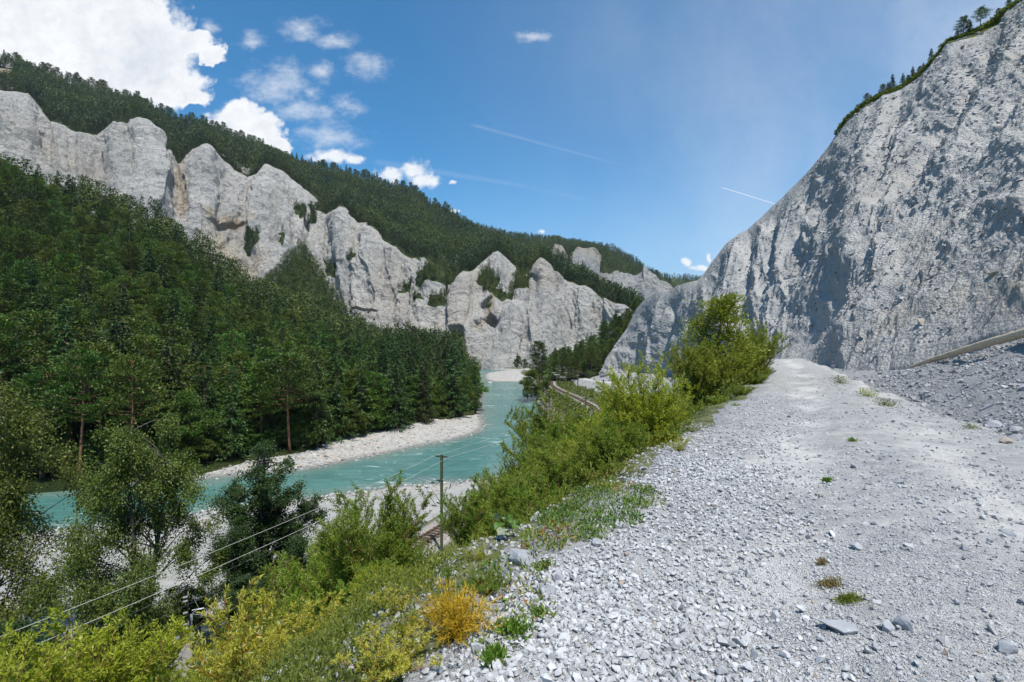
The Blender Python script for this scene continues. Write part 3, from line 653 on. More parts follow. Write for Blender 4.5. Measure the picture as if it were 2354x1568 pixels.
    vegp = [[(385, 265), (440, 275), (470, 330), (452, 345), (430, 350), (436, 330), (425, 300), (395, 300)],
            [(676, 480), (692, 482), (700, 512), (690, 510), (672, 505)], [(703, 478), (722, 490), (724, 512), (705, 512)], [(717, 463), (752, 470), (742, 490), (720, 485)],
            [(560, 545), (600, 545), (600, 580), (560, 582)], [(640, 575), (645, 545), (650, 545), (650, 580)],
            [(812, 598), (824, 595), (822, 616), (808, 614)], [(925, 655), (955, 655), (955, 672), (925, 675)], [(975, 640), (1005, 618), (1062, 645), (1045, 690), (1020, 680), (1005, 665), (985, 680), (970, 670)],
            [(992, 703), (1020, 700), (1018, 722), (995, 724)], [(1032, 690), (1044, 700), (1040, 728), (1030, 722)], [(955, 690), (975, 690), (985, 712), (960, 706)],
            [(1108, 622), (1122, 640), (1145, 670), (1160, 690), (1166, 716), (1150, 722), (1140, 690), (1110, 678), (1096, 662)],
            [(1182, 610), (1202, 622), (1208, 648), (1228, 640), (1216, 665), (1190, 700), (1166, 722), (1158, 700), (1180, 680), (1186, 650)],
            [(1340, 652), (1370, 672), (1440, 706), (1430, 690), (1395, 672)],
            [(355, 348), (395, 350), (405, 370), (385, 362)], [(740, 590), (765, 600), (760, 640), (748, 620)], [(1113, 722), (1120, 722), (1126, 738), (1120, 738)]]
    jit = 3 + 0 * x
    veg = blur(polymask(G, vegp, 11, 50), 1)
    nz = fbm(x * .022, y * .022, z * .022, 4, 0.6, seed=60)
    below = sstep(T + 0.10 * nz + 0.02, 2.0, 2.012) * (1 - 0.9 * sstep(fbm(x * .03, y * .03, z * .03, 3, seed=63), .33, .45) * (1 - sstep(T, 2.1, 2.35)))
    veg = np.maximum(veg, below)
    outc = polymask(G, [[(575 + 0, 0), (575, 0), (575, 0)]], 1, 3) * 0
    for (cu, cv, ru, rv) in [(10, 175, 38, 26), (990, 484, 13, 10), (1090, 540, 12, 5), (430, 318, 14, 20), (1205, 590, 7, 5), (1145, 560, 5, 5)]:
        e = np.sqrt(((G['U'] - cu) / ru) ** 2 + ((G['V'] - cv) / rv) ** 2) + 0.5 * fbm(x * .02, y * .02, z * .02, 3, seed=66)
        veg = veg * (1 - (1 - sstep(e, 0.6, 1.0)) * 0.95)
    stain = np.zeros(x.shape)
    for poly, a, w in [([(420, 340), (418, 420), (420, 475)], 0.6, 18), ([(478, 505), (590, 522)], .75, 11), ([(1135, 710), (1130, 735), (1115, 770), (1105, 790)], 0.9, 9), ([(500, 560), (555, 630)], 0.7, 36), ([(600, 600), (560, 630)], 0.6, 22), ([(1075, 690), (1068, 760), (1045, 800)], 0.28, 26), ([(905, 640), (920, 720)], 0.22, 60), ([(1240, 612), (1260, 660)], 0.3, 24), ([(1080, 640), (1090, 660)], 0.3, 24), ([(10, 175), (20, 180)], 1.0, 30), ([(990, 484), (991, 490)], 1.0, 16), ([(60, 330), (200, 400)], 0.18, 40), ([(1000, 770), (1000, 800)], .3, 25)]:
        d, s = pd(G, poly); stain = np.maximum(stain, a * np.exp(-(d / w) ** 2))
    finish(G, 'cliff_wall', M['rock'], {'veg': veg, 'stain': stain}, kind='structure')
    G['veg'] = veg
    return G
GA = buildA()

# --- second wall, further up the valley
def buildB():
    U = np.arange(1000, 1680, 1.8)
    top = [(1000, 560), (1150, 600), (1240, 600), (1262, 585), (1275, 562), (1290, 566), (1300, 592), (1318, 590), (1331, 576), (1350, 582), (1380, 588), (1386, 620), (1440, 628), (1471, 640), (1490, 638), (1528, 649), (1541, 668), (1570, 690), (1680, 700)]
    top = [(u, v, 1000.0) for u, v in top]
    base = [(1000, 800, 860), (1240, 770, 860), (1440, 745, 860), (1680, 745, 850)]
    sky = [(1000, 500, 1300), (1068, 517, 1300), (1168, 545, 1300), (1285, 558, 1250), (1351, 570, 1200), (1405, 576, 1150), (1440, 594, 1150), (1465, 608, 1120), (1484, 632, 1080), (1528, 647, 1040), (1560, 680, 1020), (1680, 700, 1020)]
    back = [(u, v + 60, d + 300) for u, v, d in sky]
    G = loft(U, [base, top, sky, back], [150, 60, 8])
    Pm, n = normals(G); n = smooth_n(n, 8); x, y, z = Pm[..., 0], Pm[..., 1], Pm[..., 2]; T = G['T']
    cl = 1 - sstep(T, 0.95, 1.03)
    disp = (22 * ridged(x * 0.018, y * 0.01, z * 0.004, 4, seed=2) + 6 * fbm(x * .03, y * .03, z * .03, 4, seed=8)) * cl
    for pl, a, w in [([(1386, 600), (1388, 700)], -26, 14), ([(1325, 600), (1335, 690)], 20, 22), ([(1480, 640), (1475, 700)], 16, 16), ([(1430, 640), (1432, 700)], -8, 12)]:
        d, s = pd(G, pl); disp = disp + a * np.exp(-(d / w) ** 1.6) * cl
    Pm = Pm + n * disp[..., None]; G['P'] = Pm
    rock = [[(1272, 560), (1292, 562), (1290, 590), (1313, 612), (1328, 616), (1332, 575), (1381, 586), (1381, 621), (1407, 625), (1440, 628), (1472, 640), (1530, 648), (1545, 668), (1600, 700), (1680, 800), (1400, 800), (1423, 706), (1361, 660), (1337, 647), (1315, 627), (1290, 605), (1272, 590)]]
    veg = 1 - blur(polymask(G, rock, 5, 9), 1)
    for poly in [[(1296, 585), (1312, 590), (1318, 612), (1300, 605)]]:
        veg = np.maximum(veg, polymask(G, [poly], 3, 4))
    stain = np.zeros(x.shape)
    for poly, a, w in [([(1285, 570), (1300, 600)], 0.8, 20), ([(1335, 590), (1378, 600)], 0.75, 22), ([(1500, 650), (1530, 660)], 0.3, 20)]:
        d, s = pd(G, poly); stain = np.maximum(stain, a * np.exp(-(d / w) ** 2))
    finish(G, 'far_cliff_wall', M['rock_far'], {'veg': veg, 'stain': stain}, kind='structure'); G['veg'] = veg
    return G
GB = buildB()
def hill(name, U, rails, counts, seed, amp=3.0, m='rock', fr=0.02, vegv=1.0, dens=None):
    G = loft(U, rails, counts); Pm = np.stack([G['X'], G['Y'], G['Z']], -1)
    x, y, z = Pm[..., 0], Pm[..., 1], Pm[..., 2]
    Pm[..., 2] += amp * fbm(x * fr, y * fr, 0 * x, 4, seed=seed) * sstep(G['T'], 0.5, 1.2)
    G['P'] = Pm; G['veg'] = np.full(x.shape, vegv)
    finish(G, name, M[m], {'veg': G['veg'] + 0.0, 'stain': np.zeros(x.shape)}, kind='structure')
    return G
GF = hill('distant_hill', np.arange(1400, 1720, 4.0), [[(1400, 740, 1500), (1720, 740, 1500)], [(1400, 650, 1750), (1440, 642, 1750), (1485, 634, 1780), (1530, 640, 1800), (1568, 641, 1800), (1620, 645, 1800), (1720, 650, 1800)], [(1400, 700, 2300), (1720, 700, 2300)]], [20, 6], 5, 6)
# --- wooded slope across the river, its spur, and the wooded rise behind the bluff
H1U = np.arange(-420, 1096, 5.0)
h1base = [(-420, 1110, 74), (0, 1122, 80), (133, 1118, 82), (450, 1082, 91), (700, 1040, 106), (900, 998, 127), (1040, 962, 153), (1092, 950, 165), (1112, 915, 208), (1150, 900, 235)]
h1base = [(u, 784 + 23.2 * FPX / d, d) for u, v, d in h1base]
def zr(u, z, d): return (u, CV - z * FPX / d, d)
h1mid = [zr(-420, -19, 100), zr(0, -19.5, 104), zr(400, -20, 118), zr(700, -20.5, 150), zr(900, -21, 190), zr(1040, -21.5, 230), zr(1092, -22, 262), zr(1150, -22.5, 290)]
h1top = [(-420, 330, 215), (0, 452, 230), (140, 484, 240), (280, 524, 252), (402, 572, 268), (465, 620, 278), (539, 674, 290), (567, 694, 292), (605, 716, 298), (700, 742, 315), (781, 776, 330), (863, 808, 340), (950, 826, 335), (1020, 842, 325), (1087, 869, 316), (1150, 872, 316)]
h1back = [(u, v + 40, d + 120) for u, v, d in h1top]
h1back = [(u, min(CV + 23 * FPX / d, v), d) for u, v, d in h1back]
G1 = hill('wooded_slope', H1U, [[(u, v + 30 * 80 / d, d - 1.0) for u, v, d in h1base], h1base, h1mid, h1top, h1back], [2, 12, 50, 12], 14, 3.0)
G2 = hill('wooded_spur', np.arange(540, 860, 3.0), [[(540, 800, 350), (700, 830, 350), (860, 850, 350)], [(540, 720, 430), (575, 690, 430), (620, 655, 432), (649, 622, 440), (680, 585, 450), (696, 574, 455), (723, 620, 440), (756, 672, 425), (787, 712, 410), (800, 760, 400), (860, 840, 390)], [(540, 760, 520), (700, 640, 540), (860, 860, 480)]], [50, 8], 15, 4.0)
G3 = hill('wooded_rise', np.arange(1262, 1540, 3.0), [[(1262, 870, 250), (1340, 872, 240), (1540, 875, 236)], [(1262, 852, 330), (1300, 846, 320), (1340, 828, 305), (1380, 795, 300), (1420, 765, 300), (1470, 735, 300), (1540, 725, 300)], [(1262, 850, 380), (1540, 800, 400)]], [36, 6], 16, 2.0)

# --- big eroded slope on the right
def buildC():
    U = np.concatenate([np.arange(1383, 2380, 1.25), np.arange(2380, 3300, 7.0)])
    dt = [(1383, 226), (1395, 229), (1441, 226), (1462, 222), (1499, 214), (1557, 196), (1602, 184), (1668, 172), (1718, 160), (1775, 145), (1828, 132), (1885, 118), (1928, 106), (1968, 98), (2035, 90), (2135, 80), (2221, 72), (2351, 63), (2500, 55), (2900, 45), (3300, 38)]
    tv = [(1383, 862), (1388, 846), (1395, 829), (1412, 795), (1441, 755), (1462, 709), (1480, 688), (1499, 677), (1520, 672), (1538, 669), (1557, 655), (1580, 650), (1602, 645), (1618, 628), (1635, 602), (1668, 561), (1700, 536), (1718, 527), (1745, 503), (1775, 473), (1800, 450), (1828, 423), (1885, 363), (1910, 330), (1928, 300), (1945, 275), (1968, 253), (1988, 236), (2035, 214), (2068, 201), (2135, 149), (2185, 100), (2221, 80), (2261, 56), (2301, 24), (2351, -5), (2500, -100), (2900, -330), (3300, -520)]
    top = [(u, v, float(np.interp(u, [a for a, _ in dt], [b for _, b in dt]))) for u, v in tv]
    base = [(1383, 870, 225), (1420, 870, 222), (1500, 868, 195), (1590, 880, 140), (1611, 870, 100), (1654, 858, 75), (1725, 845, 60), (1795, 828, 50), (1830, 832, 45), (1880, 846, 38), (1935, 860, 31), (2000, 860, 27.5), (2100, 835, 24.5), (2200, 805, 22), (2353, 742, 18.5), (2600, 640, 15), (2900, 500, 12), (3300, 300, 10)]
    under = [(u, v + 3.2 * FPX / d, d - 2.0) for u, v, d in base]
    back1 = [(u, v + 2.0 * FPX / d, d + 10 + d * .05) for u, v, d in top]
    back2 = [(u, v + 60 * FPX / (d + 120), d + 120) for u, v, d in top]
    G = loft(U, [under, base, top, back1, back2], [14, 470, 8, 10])
    Pm, n = normals(G); n = smooth_n(n, 14); x, y, z = Pm[..., 0], Pm[..., 1], Pm[..., 2]; T = G['T']; d0 = G['Y']
    s = np.interp(d0, [15, 30, 60, 110, 220], [.3, .55, 1.0, 1.35, 1.5])
    on = sstep(T, 0.9, 1.15) * (1 - np.interp(G['U'], [1500, 2000, 2353], [.9, .75, .5]) * sstep(T, 1.72, 1.98)) * (1 - sstep(T, 1.97, 2.03))
    # rills run down-slope: coordinate across the rills mixes u with height
    kk_ = np.interp(G['U'], [1500, 1800, 2353, 3300], [.2, .42, .92, 1.1]); a_ = G['U'] + kk_ * (G['V'] - 500); b_ = G['V'] - .6 * G['U']
    wob = 18 * fbm(a_ * .008, b_ * .008, 0 * a_, 3, seed=5)
    rel = 0.62 * ridged((a_ + wob) * 0.034, b_ * 0.006, 0 * a_, 4, seed=6)
    rel = rel * .8 - 0.3 + 0.32 * fbm(x * .14, y * .14, z * .2, 5, 0.6, seed=8) + 0.16 * ridged(x * .5, y * .5, z * .7, 4, 0.6, seed=10) + 0.10 * fbm(x * 1.6, y * 1.6, z * 2.2, 3, seed=12)
    disp = rel * s * on
    feats = [([(1987, 295), (1912, 458), (1886, 564), (1820, 700), (1776, 806)], 1.6, 34), ([(2229, 383), (2031, 524), (2009, 612), (1970, 682), (1934, 788)], 2.2, 40),
             ([(2207, 507), (2154, 590), (2102, 691), (2005, 823)], 2.0, 40), ([(1741, 612), (1767, 726)], 1.8, 16), ([(1803, 520), (1790, 595), (1800, 690)], 1.5, 22),
             ([(2330, 290), (2246, 370)], 1.8, 30), ([(2353, 480), (2300, 600), (2250, 760)], 1.4, 50), ([(1668, 570), (1660, 660), (1680, 760)], 1.3, 30), ([(1740, 510), (1700, 600), (1690, 680)], 1.2, 26),
             ([(1970, 304), (1943, 361), (1890, 489), (1829, 612), (1767, 766)], -2.6, 30), ([(2348, 199), (2273, 317), (2198, 418), (2101, 489), (2009, 546), (1978, 612), (1890, 735), (1802, 819)], -3.4, 34),
             ([(2190, 500), (2130, 590), (2075, 690), (1975, 815)], -2.2, 26), ([(1829, 524), (1842, 590), (1811, 656), (1790, 740)], -2.2, 18), ([(1775, 560), (1752, 640), (1745, 740)], -1.6, 18),
             ([(1720, 560), (1720, 660), (1730, 780)], -1.8, 24), ([(1620, 640), (1590, 720), (1570, 800)], -1.6, 24), ([(1545, 670), (1530, 740), (1510, 800)], -1.3, 14), ([(2353, 330), (2290, 450), (2240, 560)], -1.8, 34), ([(1480, 700), (1450, 780), (1440, 850)], 1.0, 24), ([(1580, 660), (1560, 720), (1540, 820)], 1.2, 22)]
    GL = [[(2353, 190), (2273, 317), (2198, 418), (2101, 489), (2009, 546), (1978, 612), (1890, 735), (1802, 819)], [(2000, 240), (1970, 304), (1943, 361), (1890, 489), (1829, 612), (1767, 766)],
          [(2420, 260), (2353, 330), (2290, 420), (2200, 480), (2130, 590), (2075, 690), (1975, 815)], [(1860, 420), (1829, 524), (1842, 590), (1811, 656), (1785, 740)], [(1800, 450), (1765, 560), (1752, 640), (1745, 780)], [(1720, 540), (1705, 600), (1705, 700), (1715, 790)],
          [(1650, 590), (1625, 660), (1600, 740), (1590, 820)], [(1560, 665), (1545, 720), (1520, 800), (1515, 850)], [(1485, 695), (1465, 760), (1450, 850)], [(2420, 480), (2353, 560), (2290, 640), (2190, 770)], [(2120, 150), (2080, 230), (2040, 330), (2010, 420)],
          [(2290, 60), (2230, 180), (2150, 300), (2080, 420)], [(2500, 0), (2400, 130)], [(2450, 620), (2353, 720)], [(2600, 100), (2500, 300)], [(2800, 0), (2700, 300)], [(2900, 100), (2850, 400)]]
    RL = [[(2040, 215), (1987, 295), (1912, 458), (1886, 564), (1820, 700), (1776, 806)], [(2400, 200), (2353, 260), (2300, 330), (2229, 383), (2150, 440), (2031, 524), (2009, 612), (1970, 682), (1934, 788)], [(2420, 380), (2353, 440), (2250, 490), (2207, 507), (2154, 590), (2102, 691), (2005, 823)],
          [(1741, 580), (1755, 640), (1767, 740)], [(1840, 470), (1803, 520), (1790, 595), (1800, 690), (1780, 760)], [(1935, 290), (1900, 380), (1865, 440), (1850, 560)], [(1750, 520), (1735, 560), (1728, 680)], [(1690, 560), (1660, 650), (1665, 760)], [(1610, 650), (1580, 730), (1560, 810)],
          [(1525, 680), (1500, 740), (1485, 840)], [(1450, 745), (1420, 800), (1405, 850)], [(2353, 100), (2318, 150), (2250, 260), (2180, 370), (2100, 450)], [(2180, 110), (2120, 230), (2060, 350), (2000, 470), (1950, 560)], [(2420, 580), (2353, 650), (2280, 740), (2200, 790)], [(2500, 100), (2420, 250)], [(2560, 300), (2500, 500)], [(2750, 200), (2700, 400)]]
    fc = facets(G, RL, GL, 16, .02, 14, 95, 31, 0.85)
    disp = disp + np.clip(fc, -6, 6) * on
    for pl, a, w in []:
        d, sg = pd(G, pl); d = d + 9 * fbm(G['U'] * .02, G['V'] * .02, 0 * x, 3, seed=31)
        prof = np.exp(-(np.abs(d) / w) ** 1.25)
        disp = disp + 0.20 * a * (w * d0 / FPX) * prof * on
    Pm = Pm + n * disp[..., None]
    G['P'] = Pm; G['n'] = n
    edge = (T > 1.985) | ((T > 1.955) & (fbm(x * .15, y * .15, z * .15, 3, seed=90) > 0.1))
    veg = edge * (G['U'] > 1925) * 1.0 + (T > 2.15) * 1.0
    veg = np.clip(blur(veg, 1), 0, 1)
    stain = np.zeros(x.shape)
    for poly, a, w in [([(2150, 640), (2330, 640)], 0.45, 90), ([(2100, 740), (2353, 560)], 0.35, 70), ([(1620, 680), (1660, 720)], 0.3, 40), ([(2300, 60), (2353, 120)], 0.3, 60), ([(2040, 320), (1990, 420)], 0.2, 60)]:
        d, sg = pd(G, poly); stain = np.maximum(stain, a * np.exp(-(d / w) ** 2) * sstep(fbm(x * .3, y * .3, z * .3, 4, seed=95), -0.3, 0.4))
    finish(G, 'eroded_slope', M['rock_near'], {'veg': veg, 'stain': stain}, kind='structure'); G['veg'] = veg
    return G
GC = buildC()
#@@OBJECTS
# ------------------------------------------------------------------ stones
MAT_POLY = [(1215, 1300), (1250, 1278), (1330, 1262), (1400, 1235), (1470, 1200), (1480, 1175), (1520, 1165), (1518, 1140), (1440, 1118), (1400, 1105), (1330, 1140), (1240, 1195), (1195, 1240)]
def stone_protos(n, seed, flat=0.7, pts=11):
    r = np.random.default_rng(seed); out = []
    import bmesh
    for i in range(n):
        bm = bmesh.new(); q = nrm(r.normal(size=(pts, 3))) * (0.82 + 0.3 * r.random((pts, 1))); q *= np.array([1.15, 0.85 + 0.2 * r.random(), flat + 0.2 * r.random()]) * 0.5
        for p_ in q: bm.verts.new(p_)
        res = bmesh.ops.convex_hull(bm, input=bm.verts)
        bmesh.ops.delete(bm, geom=[e for e in res['geom_interior'] if isinstance(e, bmesh.types.BMVert)], context='VERTS')
        bmesh.ops.triangulate(bm, faces=bm.faces); bm.verts.index_update()
        out.append((np.array([v.co[:] for v in bm.verts]), np.array([[v.index for v in f.verts] for f in bm.faces]))); bm.free()
    return out
def rotmats(n, r, tilt=0.5):
    a = r.random(n) * 2 * math.pi; b = (r.normal(size=n)) * tilt; c = r.normal(size=n) * tilt
    ca, sa, cb, sb, cc, sc = np.cos(a), np.sin(a), np.cos(b), np.sin(b), np.cos(c), np.sin(c)
    Z = np.zeros((n, 3, 3)); Z[:, 0, 0] = ca; Z[:, 0, 1] = -sa; Z[:, 1, 0] = sa; Z[:, 1, 1] = ca; Z[:, 2, 2] = 1
    Xm = np.zeros((n, 3, 3)); Xm[:, 0, 0] = 1; Xm[:, 1, 1] = cb; Xm[:, 1, 2] = -sb; Xm[:, 2, 1] = sb; Xm[:, 2, 2] = cb
    Y = np.zeros((n, 3, 3)); Y[:, 1, 1] = 1; Y[:, 0, 0] = cc; Y[:, 0, 2] = sc; Y[:, 2, 0] = -sc; Y[:, 2, 2] = cc
    return np.einsum('nij,njk,nkl->nil', Xm, Y, Z)
def scatter_stones(name, P, size, protos, m, label, seed, tilt=0.5, shade=None, kind='stuff', **kw):
    r = np.random.default_rng(seed); which = r.integers(0, len(protos), len(P)); R = rotmats(len(P), r, tilt)
    V, Fc, C, nv = [], [], [], 0
    sh = r.random(len(P)) if shade is None else shade
    for i, (pv, pf) in enumerate(protos):
        id_ = np.where(which == i)[0]
        if not len(id_): continue
        vv = np.einsum('nij,vj->nvi', R[id_], pv) * size[id_, None, None] + P[id_, None, :]
        ff = pf[None] + (np.arange(len(id_)) * len(pv))[:, None, None] + nv
        V.append(vv.reshape(-1, 3)); Fc.append(ff.reshape(-1, 3)); C.append(np.repeat(sh[id_], len(pf))); nv += vv.shape[0] * vv.shape[1]
    me = mesh_np(name, np.vstack(V), np.vstack(Fc), [m], None, {'cv': np.concatenate(C)})
    return link(name, me, kind=kind, label=label, **kw)
SP = stone_protos(22, 3, 0.62, 12); SPf = stone_protos(14, 4, 0.42, 11); SPl = stone_protos(10, 5, 0.6, 9)
def in_view(x, y, z, mu=60):
    u = CU + x * FPX / np.maximum(y, .1); v = CV - z * FPX / np.maximum(y, .1)
    return (y > 1.2) & (u > -mu) & (u < W0 + mu) & (v < H0 + 160)
def path_gravel():
    r = np.random.default_rng(11); PP, SS, SH = [], [], []
    def layer(n, rmin, rmax, smin, smax, zone, lift=0.22, pw=2.2):
        a = r.uniform(-0.80, 0.83, n); rr = np.exp(r.uniform(math.log(rmin), math.log(rmax), n)) if False else np.sqrt(r.uniform(rmin ** 2, rmax ** 2, n))
        x, y = np.sin(a) * rr, np.cos(a) * rr
        z, A, p, q = ground(x, y, True)
        w = zone(p, q, x, y, A) * (1 - .93 * inpoly(CU + x * FPX / np.maximum(y, .1), CV - z * FPX / np.maximum(y, .1), MAT_POLY)); k = (r.random(n) < w) & in_view(x, y, z)
        x, y, z = x[k], y[k], z[k]; s = smin + (smax - smin) * r.random(len(x)) ** pw
        PP.append(np.stack([x, y, z + s * lift * (0.4 + r.random(len(x)))], -1)); SS.append(s)
        SH.append(np.clip(r.beta(3.0, 2.2, len(x)) * np.where(p[k] > 1.6, 0.78, 1.06), 0, 0.96) + (r.random(len(x)) < 0.006) * 1.0)
    shoulder = lambda p, q, x, y, A: np.clip(sstep(p, -0.55, -0.1) * (1 - sstep(p, 0.45, 1.5) * 0.93) , 0, 1) * (1 - sstep(np.hypot(x, y), 7, 22) * 0.5)
    # coarse shoulder ballast on the left, thinning into the wheel track
    layer(42000, 2.0, 7.5, 0.016, 0.048, shoulder, 0.28, 1.6); layer(9000, 1.9, 3.6, 0.02, 0.055, shoulder, 0.25, 1.6); layer(30000, 1.9, 4.2, 0.006, 0.018, lambda p, q, x, y, A: sstep(p, -.4, -.1) * (1 - .5 * sstep(p, .5, 1.5)), 0.2)
    layer(36000, 6.0, 17, 0.024, 0.054, shoulder, 0.28)
    layer(5000, 2.0, 9, 0.038, 0.072, lambda p, q, x, y, A: shoulder(p, q, x, y, A) * 0.5, 0.3)
    mid = lambda p, q, x, y, A: sstep(p, 0.2, 0.9) * (1 - sstep(q, 0.1, 0.5)) * (1 - 0.85 * A['track']) * (0.30 + 0.70 * sstep(fbm(x * 1.1, y * 1.1, 0 * x, 3, seed=101), -0.25, 0.3))
    layer(90000, 1.9, 5.2, 0.006, 0.020, mid, 0.2)
    layer(60000, 1.9, 9, 0.009, 0.032, mid, 0.18, 3.0)
    layer(12000, 1.9, 14, 0.02, 0.085, lambda *a: mid(*a) * 0.35, 0.14, 4.0)
    layer(9000, 8, 28, 0.03, 0.08, mid, 0.2, 2.5)
    P = np.vstack(PP); S = np.concatenate(SS); sh = np.concatenate(SH)
    scatter_stones('gravel', P, S, SP, M['gravel'], 'loose crushed pale grey gravel covering the footpath and its left shoulder', 12, 0.45, sh)
    # talus right of the path
    PP, SS, SH = [], [], []
    layer(26000, 1.9, 11, 0.012, 0.055, lambda p, q, x, y, A: sstep(-p, 0.1, 0.4) * (1 - sstep(-p, 1.5, 4.0)) * 0.8, 0.2, 2.0)
    layer(400, 2.5, 10, 0.05, 0.11, lambda p, q, x, y, A: sstep(-p, 0.1, 0.5) * (1 - sstep(-p, 1.5, 4.0)) * 0.6, 0.2, 2.0)
    tal = lambda p, q, x, y, A: sstep(q, -0.1, 0.5)
    layer(46000, 4, 15, 0.016, 0.06, tal, 0.25, 1.8)
    layer(52000, 8, 27, 0.03, 0.10, tal, 0.25, 2.4)
    layer(3600, 5, 30, 0.09, 0.26, tal, 0.2, 3.0)
    layer(7000, 22, 60, 0.07, 0.22, tal, 0.25, 2.5)
    P = np.vstack(PP); S = np.concatenate(SS); sh = np.clip(np.concatenate(SH), 0, 1)
    scatter_stones('scree', P, S, SP, M['rubble'], 'loose dark grey scree heaped between the footpath and the eroded slope', 13, 0.5, sh)
path_gravel()
def slope_rubble():
    r = np.random.default_rng(21); G = GC; Pm = G['P']; n, k = Pm.shape[:2]
    N = 42000; ii = r.integers(20, 470, N); jj = r.integers(0, k - 1, N)
    u = G['U'][ii, jj]; keep = (u < 2400); ii, jj = ii[keep], jj[keep]
    p = Pm[ii, jj]; d = p[:, 1]
    cl = sstep(fbm(p[:, 0] * .25, p[:, 1] * .25, p[:, 2] * .25, 3, seed=5), -0.35, 0.4)
    kk = r.random(len(p)) < 0.25 + 0.75 * cl; p, d = p[kk], d[kk]
    s = d / 110 * (0.14 + 0.9 * r.random(len(p)) ** 7) * 1.5 * np.interp(d, [30, 100, 200], [1.0, .7, .35])
    sh = np.clip(0.2 + 0.6 * r.random(len(p)), 0, 0.95) + (r.random(len(p)) < .03)
    scatter_stones('embedded_stones', p - np.array([0.0, 0, 0.0]), s, SPl, M['rubble'], 'countless rough stones weathering out of the grey eroded slope', 22, 0.6, sh)
slope_rubble()
def river_stones():
    r = np.random.default_rng(31); N = 42000
    u = r.uniform(-40, 1150, N); v = r.uniform(945, 1400, N)
    d = 23.3 * FPX / (v - CV); x = (u - CU) * d / FPX
    z, A, p, q = ground(x, d, True); wd, _, _ = seg_dist(x, d, RIVER, closed=True); ins = inpoly(x, d, RIVER)
    edge = (~ins & (wd < 20)) | (ins & (wd < 1.2))
    k = edge & (A['green'] < 0.5) & ((d > 92 - 0.0 * x) | (wd < 3.5) | (r.random(N) < A['pebble'] * 0.6)) & (r.random(N) < 0.8)
    x, d, z = x[k], d[k], z[k]; s = 0.16 + 0.75 * r.random(len(x)) ** 4
    scatter_stones('river_cobbles', np.stack([x, d, z + s * .12], -1), s, SPl, M['cobble'], 'pale rounded cobbles covering the bars along both river banks', 32, 0.3, np.clip(r.beta(3, 2, len(x)), 0, .96) + (r.random(len(x)) < .03))
    # rip-rap on the outer bend below the railway
    N = 1500; t = r.uniform(128, 262, N); x = np.interp(t, [131, 170, 200, 225, 254, 262], [7, 11, 11.6, 10.4, 8.3, 7.6]) + r.uniform(-0.6, 3.4, N)
    z = ground(x, t); s = 0.6 + 1.1 * r.random(N) ** 2
    scatter_stones('riprap', np.stack([x, t, z + s * .15], -1), s, SPl, M['rip'], 'heap of dark broken blocks armouring the river bend below the railway', 33, 0.6, r.random(N) * .99)
river_stones()
def boulder(name, loc, size, label, m='boulder', seed=1, flat=0.6, rz=0.0, tilt=0.2, group=None):
    import bmesh
    r = np.random.default_rng(seed); bm = bmesh.new(); q = nrm(r.normal(size=(14, 3))) * (0.85 + 0.25 * r.random((14, 1))) * 0.5
    for p_ in q: bm.verts.new(p_)
    res = bmesh.ops.convex_hull(bm, input=bm.verts)
    bmesh.ops.delete(bm, geom=[e for e in res['geom_interior'] if isinstance(e, bmesh.types.BMVert)], context='VERTS')
    bmesh.ops.bevel(bm, geom=list(bm.edges), offset=0.03, segments=1, affect='EDGES')
    bmesh.ops.triangulate(bm, faces=bm.faces); bmesh.ops.subdivide_edges(bm, edges=bm.edges, cuts=2, use_grid_fill=True)
    bmesh.ops.triangulate(bm, faces=bm.faces)
    V = np.array([v.co[:] for v in bm.verts]); dd = 0.035 * fbm(V[:, 0] * 5 + seed, V[:, 1] * 5, V[:, 2] * 5, 4, seed=seed)
    V = V * (1 + dd[:, None] * 2); Fc = np.array([[v.index for v in f.verts] for f in bm.faces]); bm.free()
    sx, sy, sz = size if isinstance(size, (tuple, list)) else (size, size * .8, size * flat)
    V = V * np.array([sx, sy, sz]); ca, sa = math.cos(rz), math.sin(rz)
    V = V @ np.array([[ca, sa, 0], [-sa, ca, 0], [0, 0, 1]])
    me = mesh_np(name, V, Fc, [M[m]], None, {'cv': np.full(len(Fc), 0.2 + 0.5 * r.random())})
    o = link(name, me, label=label, category='rock'); o.location = loc
    if group: o['group'] = group
    return o
def gpt(u, v, off=0.0):
    """where the sight line through (u,v) meets the near ground"""
    ds = np.concatenate([np.arange(1.5, 30, 0.02), np.arange(30, 420, 0.25)])
    x = (u - CU) * ds / FPX; z = (CV - v) * ds / FPX; g = ground(x, ds)
    i = np.argmax(z <= g); return np.array([x[i], ds[i], g[i] + off])
